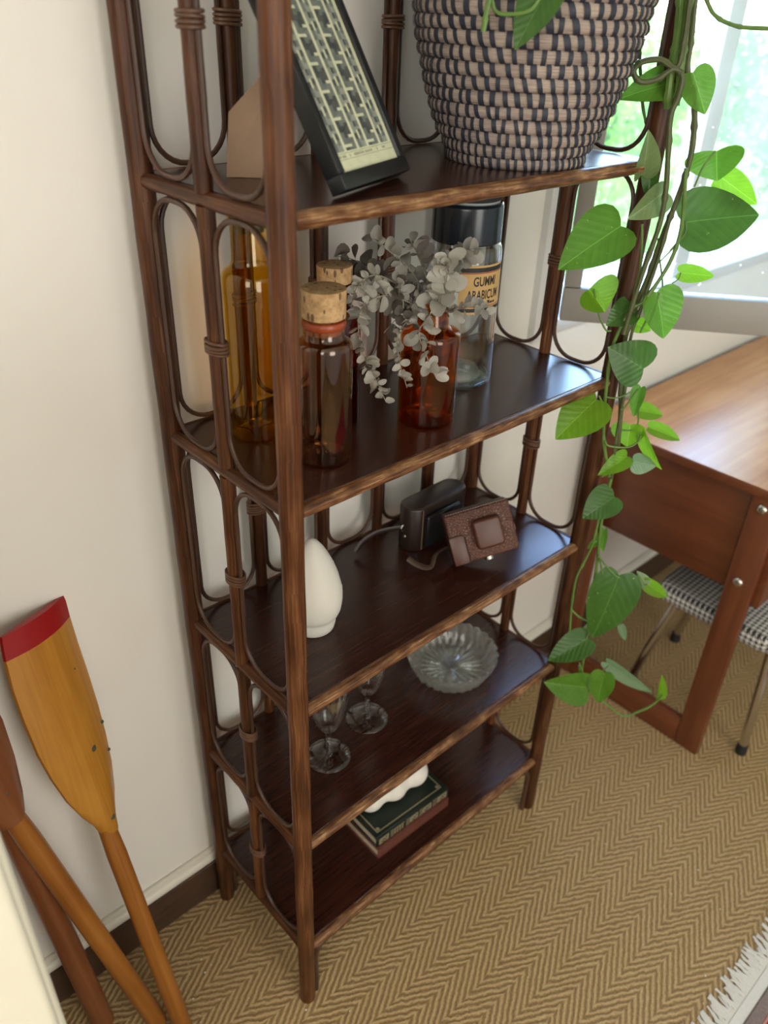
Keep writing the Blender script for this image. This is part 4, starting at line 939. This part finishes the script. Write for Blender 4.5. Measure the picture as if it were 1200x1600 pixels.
VINES = [[[[0.6037,-0.2935,1.5925],[0.6047,-0.2945,1.5665],[0.607,-0.2967,1.5261],[0.6052,-0.295,1.4944],[0.5887,-0.2792,1.5021],[0.5722,-0.2634,1.4985],[0.5662,-0.2576,1.4875],[0.5743,-0.2654,1.4764],[0.5892,-0.2797,1.48],[0.6021,-0.292,1.4921],[0.6117,-0.3012,1.4839],[0.6118,-0.3013,1.462],[0.6084,-0.2981,1.438],[0.6132,-0.3026,1.3933],[0.6184,-0.3076,1.345],[0.6189,-0.3081,1.3009],[0.6123,-0.3018,1.24],[0.6084,-0.298,1.193],[0.6046,-0.2944,1.142]],
0.0036],[[[0.629,-0.286,1.5937],[0.6302,-0.2871,1.5672],[0.6338,-0.2905,1.526],[0.636,-0.2927,1.4917],[0.6467,-0.3029,1.4611],[0.6531,-0.3091,1.4308],[0.6568,-0.3125,1.3915],[0.6548,-0.3106,1.3502],[0.6503,-0.3064,1.3142],[0.6454,-0.3016,1.2786],[0.6388,-0.2954,1.2155],[0.6301,-0.2869,1.1566],[0.6294,-0.2863,1.0949],[0.6399,-0.2964,1.008],[0.6456,-0.3018,0.9384]],
0.0038],[[[0.606,-0.275,1.5927],[0.6114,-0.2802,1.553],[0.6136,-0.2823,1.5185],[0.6141,-0.2827,1.4863],[0.617,-0.2855,1.4455]],
0.0052],[[[0.6132,-0.2846,1.593],[0.6165,-0.2878,1.5533],[0.6188,-0.29,1.5189],[0.6212,-0.2923,1.4831],[0.6231,-0.2941,1.4498]],
0.0048],[[[0.6454,-0.3155,1.3749],[0.6531,-0.3229,1.3098],[0.6533,-0.3231,1.2728],[0.6472,-0.3173,1.236],[0.6312,-0.3019,1.1897],[0.6183,-0.2895,1.1735],[0.6076,-0.2793,1.1187],[0.6087,-0.2804,1.0554],[0.6166,-0.2879,0.9658],[0.6336,-0.3042,0.8885]],
0.0028],[[[0.6445,-0.3091,1.317],[0.6411,-0.3059,1.2548],[0.6335,-0.2986,1.1787],[0.6288,-0.2941,1.1285],[0.6341,-0.2992,1.055],[0.6362,-0.3011,0.9531],[0.6405,-0.3052,0.8803],[0.6369,-0.3018,0.8158],[0.6391,-0.3039,0.7731]],
0.0026],[[[0.6337,-0.3084,0.8866],[0.632,-0.3068,0.8332],[0.6339,-0.3087,0.7804],[0.6376,-0.3122,0.7256],[0.6417,-0.3161,0.6388],[0.6462,-0.3205,0.5302],[0.6487,-0.3229,0.4642],[0.6494,-0.3235,0.4196]],
0.0026],[[[0.6289,-0.3038,0.82],[0.6276,-0.3026,0.7528],[0.6212,-0.2964,0.7104],[0.6154,-0.2909,0.674],[0.6171,-0.2925,0.6068],[0.6215,-0.2967,0.5445]],
0.0022],[[[0.6176,-0.293,0.6022],[0.6299,-0.3048,0.5861],[0.6423,-0.3167,0.5776],[0.6502,-0.3242,0.5844],[0.6532,-0.3272,0.6016]],
0.002],[[[0.6396,-0.321,0.4684],[0.6453,-0.3265,0.4348],[0.6591,-0.3397,0.4045],[0.6719,-0.3519,0.3913],[0.6963,-0.3754,0.3608],[0.7215,-0.3995,0.3353],[0.7402,-0.4175,0.3496],[0.7548,-0.4314,0.3652],[0.7641,-0.4404,0.3839],[0.7674,-0.4435,0.3984]],
0.0024],[[[0.6537,-0.2791,1.5881],[0.6643,-0.2893,1.5613],[0.6748,-0.2993,1.5493],[0.6879,-0.3119,1.5429],[0.7022,-0.3256,1.54],[0.732,-0.3542,1.5399]],
0.0025],[[[0.6323,-0.2171,1.5229],[0.6361,-0.2207,1.497],[0.6413,-0.2257,1.4705],[0.6478,-0.2319,1.4394],[0.6559,-0.2396,1.4156]],
0.0022],[[[0.5997,-0.2759,1.1428],[0.5932,-0.2696,1.1445],[0.5824,-0.2593,1.1687],[0.5772,-0.2543,1.1879],[0.573,-0.2503,1.2049]],
0.0014],[[[0.6407,-0.3013,1.1382],[0.6467,-0.3071,1.1686],[0.6513,-0.3115,1.1884],[0.6523,-0.3124,1.2001]],
0.0016],[[[0.6872,-0.3112,1.2081],[0.693,-0.3168,1.2152],[0.6942,-0.3179,1.2248]],
0.001],[[[0.6681,-0.3068,1.2583],[0.6795,-0.3177,1.2835],[0.6773,-0.3156,1.3004]],
0.0016],[[[0.6879,-0.3119,1.3456],[0.692,-0.3158,1.3712],[0.6981,-0.3217,1.3872],[0.7009,-0.3244,1.3931]],
0.0014],[[[0.6482,-0.3016,0.9706],[0.6581,-0.311,0.9712],[0.665,-0.3177,0.9809],[0.6626,-0.3153,1.0084]],
0.0014],[[[0.6124,-0.2949,0.9582],[0.6187,-0.301,0.9504],[0.6401,-0.3215,0.9493],[0.6513,-0.3323,0.9606],[0.6526,-0.3335,0.9723]],
0.0016],[[[0.6325,-0.3004,1.0116],[0.6365,-0.3042,1.0152],[0.6427,-0.3101,1.0345],[0.6473,-0.3146,1.048]],
0.0014],[[[0.6216,-0.2968,0.8896],[0.6369,-0.3115,0.9029],[0.6534,-0.3273,0.9125],[0.6562,-0.33,0.9199]],
0.0014],[[[0.6067,-0.2825,1.0348],[0.6179,-0.2933,1.0333],[0.6282,-0.3032,1.0383],[0.6346,-0.3093,1.0453]],
0.0013],[[[0.5909,-0.2813,1.0409],[0.5998,-0.2898,1.0172],[0.6056,-0.2953,0.9722]],
0.0014],[[[0.628,-0.3168,0.7353],[0.6447,-0.3328,0.7083],[0.6568,-0.3445,0.6919],[0.6624,-0.3498,0.688]],
0.0017],[[[0.6312,-0.313,0.7429],[0.6415,-0.3228,0.7013],[0.6503,-0.3312,0.6657]],
0.0016],[[[0.6842,-0.3499,0.6224],[0.6998,-0.3649,0.6461],[0.7103,-0.375,0.6617],[0.7158,-0.3802,0.665]],
0.0012],[[[0.6369,-0.3254,0.5387],[0.637,-0.3255,0.5452],[0.6371,-0.3256,0.5515]],
0.0014],[[[0.6339,-0.3225,0.4813],[0.6442,-0.3323,0.4483],[0.6548,-0.3426,0.4128]],
0.0014],[[[0.6607,-0.3482,0.4098],[0.6694,-0.3565,0.4139],[0.6745,-0.3614,0.4317],[0.6719,-0.3589,0.452]],
0.0012],[[[0.663,-0.3435,0.4326],[0.6731,-0.3532,0.4539],[0.6809,-0.3606,0.4714]],
0.0012],[[[0.6103,-0.286,1.2997],[0.6142,-0.2897,1.2734],[0.6175,-0.2929,1.2372],[0.6161,-0.2916,1.1996]],
0.0018],[[[0.2739,-0.2545,1.5279],[0.2751,-0.2556,1.5449],[0.2767,-0.2572,1.5615]],
0.003],[[[0.2805,-0.2539,1.5616],[0.2859,-0.2591,1.5463],[0.298,-0.2706,1.5446],[0.3119,-0.284,1.5492],[0.3197,-0.2915,1.5661]],
0.002],[[[0.6709,-0.3094,1.1842],[0.667,-0.3058,1.2132],[0.6578,-0.2969,1.2504],[0.6525,-0.2918,1.2758]],
0.0012],[[[0.6922,-0.3161,1.2815],[0.6765,-0.301,1.2531],[0.6631,-0.2881,1.2289]],
0.001]]
SPRIGS = [[[[0.2924,-0.1941,1.1829],[0.2879,-0.1899,1.2257],[0.2673,-0.17,1.2659],[0.2427,-0.1534,1.29],[0.2246,-0.143,1.3044]],0.013,29,1],
[[[0.2911,-0.1929,1.1828],[0.2709,-0.1873,1.2216],[0.2309,-0.1628,1.2362],[0.2023,-0.1492,1.2149],[0.1987,-0.1595,1.1675],[0.2092,-0.1766,1.1304],[0.2157,-0.1897,1.103]],0.0101,75,0],
[[[0.2924,-0.1941,1.1829],[0.2612,-0.1918,1.2145],[0.2314,-0.191,1.1934],[0.2275,-0.201,1.1577],[0.2317,-0.2119,1.1264]],0.0089,33,0],
[[[0.2936,-0.1953,1.1829],[0.2742,-0.2043,1.2152],[0.2473,-0.213,1.1979],[0.2492,-0.2287,1.168],[0.2551,-0.2413,1.1426]],0.0118,37,0],
[[[0.293,-0.1947,1.1829],[0.2979,-0.1994,1.243],[0.3106,-0.2116,1.2802],[0.3273,-0.2275,1.293]],0.0118,37,1],
[[[0.2936,-0.1953,1.1829],[0.295,-0.2105,1.217],[0.3035,-0.2323,1.2235],[0.3109,-0.2533,1.2308],[0.3199,-0.2619,1.2197]],0.0095,26,1],
[[[0.2924,-0.1941,1.1829],[0.2944,-0.1823,1.2395],[0.2827,-0.171,1.2758],[0.2729,-0.1617,1.3015]],0.013,33,1],
[[[0.2911,-0.1929,1.1828],[0.2829,-0.1574,1.2185],[0.2515,-0.1273,1.2506],[0.2272,-0.1041,1.2699],[0.2041,-0.0957,1.2757]],0.0154,26,2],
[[[0.2936,-0.1953,1.1829],[0.2836,-0.2133,1.2407],[0.2791,-0.2228,1.2678],[0.2795,-0.2232,1.2913]],0.0142,29,0],
[[[0.2918,-0.1935,1.1828],[0.2739,-0.1764,1.2165],[0.2479,-0.1653,1.2518],[0.249,-0.1802,1.2222],[0.2321,-0.1639,1.1873]],0.0118,33,2],
[[[0.2911,-0.1929,1.1828],[0.2683,-0.171,1.2372],[0.2313,-0.1494,1.259],[0.2072,-0.1401,1.2488],[0.1939,-0.1412,1.2228]],0.0101,40,0]]

# ------------------------------------------------------------------ trailing pothos
def leafmat(name, c0, c1, patch, pw, tr):
    g = G(name); uv = g.uv(); s = g.n('ShaderNodeSeparateXYZ', {0: uv}); o = g.ob()
    r = g.rnd(); off = g.n('ShaderNodeCombineXYZ', {0: r, 1: g.math('MULTIPLY', r, 7.0), 2: r}).outputs[0]
    ax = g.math('ABSOLUTE', s.outputs[0])
    vein = g.math('SINE', g.math('MULTIPLY', g.math('SUBTRACT', s.outputs[1], g.math('MULTIPLY', ax, .75)), 46.0))
    n1 = g.noise(g.n('ShaderNodeVectorMath', {0: g.map(uv, (4, 4, 1)), 1: off}, operation='ADD').outputs[0], 1.0, 2)
    c = g.mix(n1, c0, c1)
    c = g.mix(g.math('MULTIPLY', g.math('GREATER_THAN', vein, .93), .22), c, [x * .7 for x in c0])
    mid = g.math('LESS_THAN', ax, .010)
    c = g.mix(g.math('MULTIPLY', mid, .55), c, [min(1, x * 1.5 + .02) for x in c1])
    n2 = g.noise(g.n('ShaderNodeVectorMath', {0: g.map(uv, (7, 18, 1), rot=(0, 0, .5)), 1: off}, operation='ADD').outputs[0], 1.0, 4, .7)
    c = g.mix(g.math('MULTIPLY', g.math('GREATER_THAN', n2, pw), .85), c, patch)
    nm = g.bump(g.math('ADD', vein, g.math('MULTIPLY', n1, 2.0)), .10, .002)
    return g.end(g.mixsh(tr, g.pb(c, .34, nm), g.n('ShaderNodeBsdfTranslucent', {'Color': c}).outputs[0]))
LM = [leafmat('dark_pothos_leaf', (0.034, 0.108, 0.0125), (0.066, 0.170, 0.021), (0.4524, 0.5304, 0.1716), .70, .35),
      leafmat('green_pothos_leaf', (0.0819, 0.2262, 0.01716), (0.1482, 0.3276, 0.0351), (0.429, 0.5304, 0.156), .69, .50),
      leafmat('backlit_pothos_leaf', (0.156, 0.3588, 0.01248), (0.2418, 0.468, 0.0273), (0.4836, 0.5928, 0.1716), .72, .60),  # backlit leaves: the light through them is put into a brighter green
      leafmat('pale_leaf_underside', (0.1872, 0.2886, 0.1014), (0.2574, 0.3588, 0.1482), (0.39, 0.468, 0.234), .80, .45),
      leafmat('grey_green_leaf', (0.1482, 0.2574, 0.117), (0.2184, 0.3276, 0.1716), (0.39, 0.468, 0.273), .80, .35)]
VINE = grained('green_vine', [(.3, (0.0585, 0.1248, 0.01716)), (.6, (0.117, 0.2106, 0.039)), (.8, (0.2028, 0.2808, 0.078))], .45, along=30, across=300, bump=.3)
VINED = grained('brown_green_vine', [(.3, (0.0468, 0.0546, 0.01716)), (.6, (0.0819, 0.0975, 0.0312)), (.8, (0.1326, 0.1404, 0.0585))], .55, along=40, across=300, bump=.5)
pot = Vector((BC[0], BC[1], TOP[4] + .012))
pt = thing('trailing_pothos', pot, 'trailing pothos plant with heart shaped green leaves hanging from the basket', 'plant')
m = MB(); m.lathe(rnd_prof([(.0005, 0), (.074, 0, .004), (.112, .235, .004), (.106, .236), (.104, .215), (.0005, .218)]), 40); m.build('inner_pot', plain('black_plastic_pot', (.015, .015, .016), .5), pt)
m = MB(); m.lathe([(.0005, .2175), (.05, .222), (.1035, .2165), (.1035, .212), (.0005, .212)], 36); m.build('soil', plain('potting_soil', (.035, .022, .014), .95, .5, 160, .6), pt)
OUT = [(0, 0), (.10, -.055), (.22, -.085), (.35, -.065), (.45, .02), (.495, .13), (.50, .25), (.475, .38), (.42, .51), (.345, .64), (.25, .76), (.15, .87), (.065, .95), (0, 1.0)]
def leaf_mesh(B, T, nrm, width, fold, mt, idx):
    B, T = Vector(B) - pot, Vector(T) - pot; n = Vector(nrm).normalized(); al = T - B; L = al.length; al.normalize()
    n = (n - al * n.dot(al)).normalized(); sd = al.cross(n); rq = random.Random(idx)
    cv = rq.uniform(.04, .12); asym = rq.uniform(.92, 1.08); wv = rq.uniform(0, 6)
    m = MB(); K = 4; V = []; UV = []
    def pos(x, y):
        h = fold * abs(x) * width * .75 - cv * L * (y - .5) ** 2 * 2.0 + .012 * width * math.sin(9 * y + wv) * (abs(x) * 2)
        sh = 1 - .25 * fold
        return B + al * (y * L) + sd * (x * width * sh) + n * (h - fold * width * .15)
    F = []; U = []
    for s in (-1, 1):
        base = len(V)
        for i, (ox, oy) in enumerate(OUT):
            my = min(1, max(0, oy + .05 * (1 - oy) if oy > 0 else 0))
            for k in range(K + 1):
                t = k / K; x = s * ox * t * (asym if s > 0 else 2 - asym); y = my + (oy - my) * t
                V.append(pos(x, y)); UV.append((x, y))
        for i in range(len(OUT) - 1):
            for k in range(K):
                a = base + i * (K + 1) + k; q = (a, a + 1, a + K + 2, a + K + 1)
                F.append(q if s > 0 else q[::-1])
    m.add(V, F, [[UV[j] for j in f] for f in F])
    me = m.mesh('leaf', mt, ang=70)
    bm = bmesh.new(); bm.from_mesh(me); bmesh.ops.remove_doubles(bm, verts=bm.verts[:], dist=1e-5); bm.to_mesh(me); bm.free()
    return me
for i, q in enumerate(LEAVES):
    link('leaf', leaf_mesh(q[0:3], q[3:6], q[6:9], q[9], q[10], LM[q[11]], i), pt)
for i, (pts, r) in enumerate(VINES):
    P_ = [Vector(p) - pot for p in pts]
    if i in (0, 1, 2, 3, 10):                                   # the long strands rise over the basket rim to the soil
        e = P_[0]; P_ = [Vector((.06 - .03 * i / 10, -.04, .222)), Vector((.12, -.06, .285)), (Vector((.145, -.075, .290)) + e) / 2 + Vector((0, 0, .02)), e] + P_[1:]
    S_ = spline(P_, 6); rq = random.Random(i)
    rr = [r * (1 + (.32 if (j % 9) == 4 and r > .002 else 0) + rq.uniform(-.08, .08)) for j in range(len(S_))]
    m = MB(); m.tube(S_, rr, 8); m.build('vine' if r > .0021 else 'leaf_stalk', VINED if i in (0, 1, 5) else VINE, pt)
# two more stalks rising to the front leaf
# ------------------------------------------------------------------ dried eucalyptus
def eumat(name, c0, c1):
    g = G(name); f = g.noise(g.ob(), 60, 3); r = g.rnd(); c = g.mix(f, c0, c1); c = g.mix(g.math('MULTIPLY', r, .45), c, [x * .55 for x in c0])
    return g.end(g.mixsh(.28, g.pb(c, .62), g.n('ShaderNodeBsdfTranslucent', {'Color': c}).outputs[0]))
EU = [eumat('pale_grey_eucalyptus', (0.414, 0.396, 0.333), (0.576, 0.549, 0.477)), eumat('grey_eucalyptus', (0.27, 0.2565, 0.2205), (0.414, 0.396, 0.342)), eumat('dark_brown_eucalyptus', (.10, .085, .070), (.20, .17, .145))]
TWIG = plain('eucalyptus_twig', (.26, .23, .17), .7, .2, 100)
def round_leaf(seed):
    r = random.Random(seed); m = MB(); N = 14; V = [(0, 1.0, 0)]; cup = r.uniform(.15, .60); tw = r.uniform(-.5, .5); wd = r.uniform(.58, .86); pk = r.uniform(.05, .22); wv = r.uniform(0, 6); am = r.uniform(.05, .16)
    for ring in (.5, 1.0):
        for j in range(N):
            a = 2 * PI * j / N; rad = ring * (1 + pk * math.cos(a) ** 3 + r.uniform(-.04, .04))
            x, y = wd * rad * math.sin(a), 1.0 + rad * math.cos(a)
            V.append((x, y, cup * x * x - .18 * cup * (y - 1) ** 2 + tw * x * (y - 1) * .4 + am * ring * math.sin(2 * a + wv)))
    F = [(0, 1 + j, 1 + (j + 1) % N) for j in range(N)] + [(1 + j, 1 + N + j, 1 + N + (j + 1) % N, 1 + (j + 1) % N) for j in range(N)]
    m.add(V, F); return m
RL = [[round_leaf(s).mesh('eucalyptus_leaf', mt, ang=70) for s in range(9)] for mt in EU]
rq = random.Random(21)
SL = ['dried eucalyptus sprig rising to the upper left from the amber bottle', 'long pale eucalyptus sprig drooping lowest beside the cork jar', 'short thin eucalyptus sprig hanging over the amber bottle front', 'pale eucalyptus sprig drooping over the right of the amber bottle',
      'eucalyptus sprig reaching up right before the black jar lid', 'small eucalyptus sprig crossing the yellow jar label', 'upright grey eucalyptus sprig at the top centre of the bunch', 'dark brown eucalyptus sprig reaching far left behind the cork lid',
      'large leaved pale eucalyptus sprig upright above the bottle neck', 'dark eucalyptus sprig tangled in the middle of the bunch', 'pale eucalyptus sprig arching left above the cork jar shoulder']
for i, (pts, sz, nl, ti) in enumerate(SPRIGS):
    neck = Vector((0.2907, -0.1925, S4 + .155)); o0 = Vector((0.2907 + rq.uniform(-.02, .02), -0.1925 + rq.uniform(-.02, .02), S4 + .088))
    t = thing('eucalyptus_sprig', o0, SL[i], 'eucalyptus', 'dried eucalyptus sprigs in the amber bottle')
    off = Vector((rq.uniform(-.006, .006), rq.uniform(-.006, .006), 0))
    body = [o0, neck + off + Vector((0, 0, -.03)), neck + off + Vector((0, 0, .008))] + [Vector(p) for p in pts[1:]]
    S_ = [p - o0 for p in spline(body, 8)]; ks = 16
    m = MB(); m.tube(S_, [.0012 - .0007 * j / len(S_) for j in range(len(S_))], 6); m.build('twig', TWIG, t)
    for j in range(nl):
        f = (j // 2 + .6) / (nl / 2) ; k = ks + 3 + (len(S_) - 5 - ks) * min(1, f); k0 = int(min(k, len(S_) - 2)); p = S_[k0]; tg = (S_[k0 + 1] - S_[k0]).normalized()
        side = tg.cross(Vector((rq.gauss(0, 1), rq.gauss(0, 1), rq.gauss(0, 1)))).normalized()
        d = (side * (1 if j % 2 else 1) + tg * rq.uniform(.1, .7)).normalized()
        nz = Vector((-.6, -.6, .55)) + Vector((rq.gauss(0, .55), rq.gauss(0, .55), rq.gauss(0, .55)))
        nz = (nz - d * nz.dot(d)).normalized(); xx = d.cross(nz)
        s = sz * rq.uniform(.55, 1.20) * (1.0 - .25 * f)
        tt = ti if rq.random() > .22 else rq.choice((0, 1, 2))
        lf = link('leaf', RL[tt][rq.randrange(9)], t)
        lf.matrix_local = Matrix(((xx.x * s, d.x * s, nz.x * s, p.x), (xx.y * s, d.y * s, nz.y * s, p.y), (xx.z * s, d.z * s, nz.z * s, p.z), (0, 0, 0, 1)))
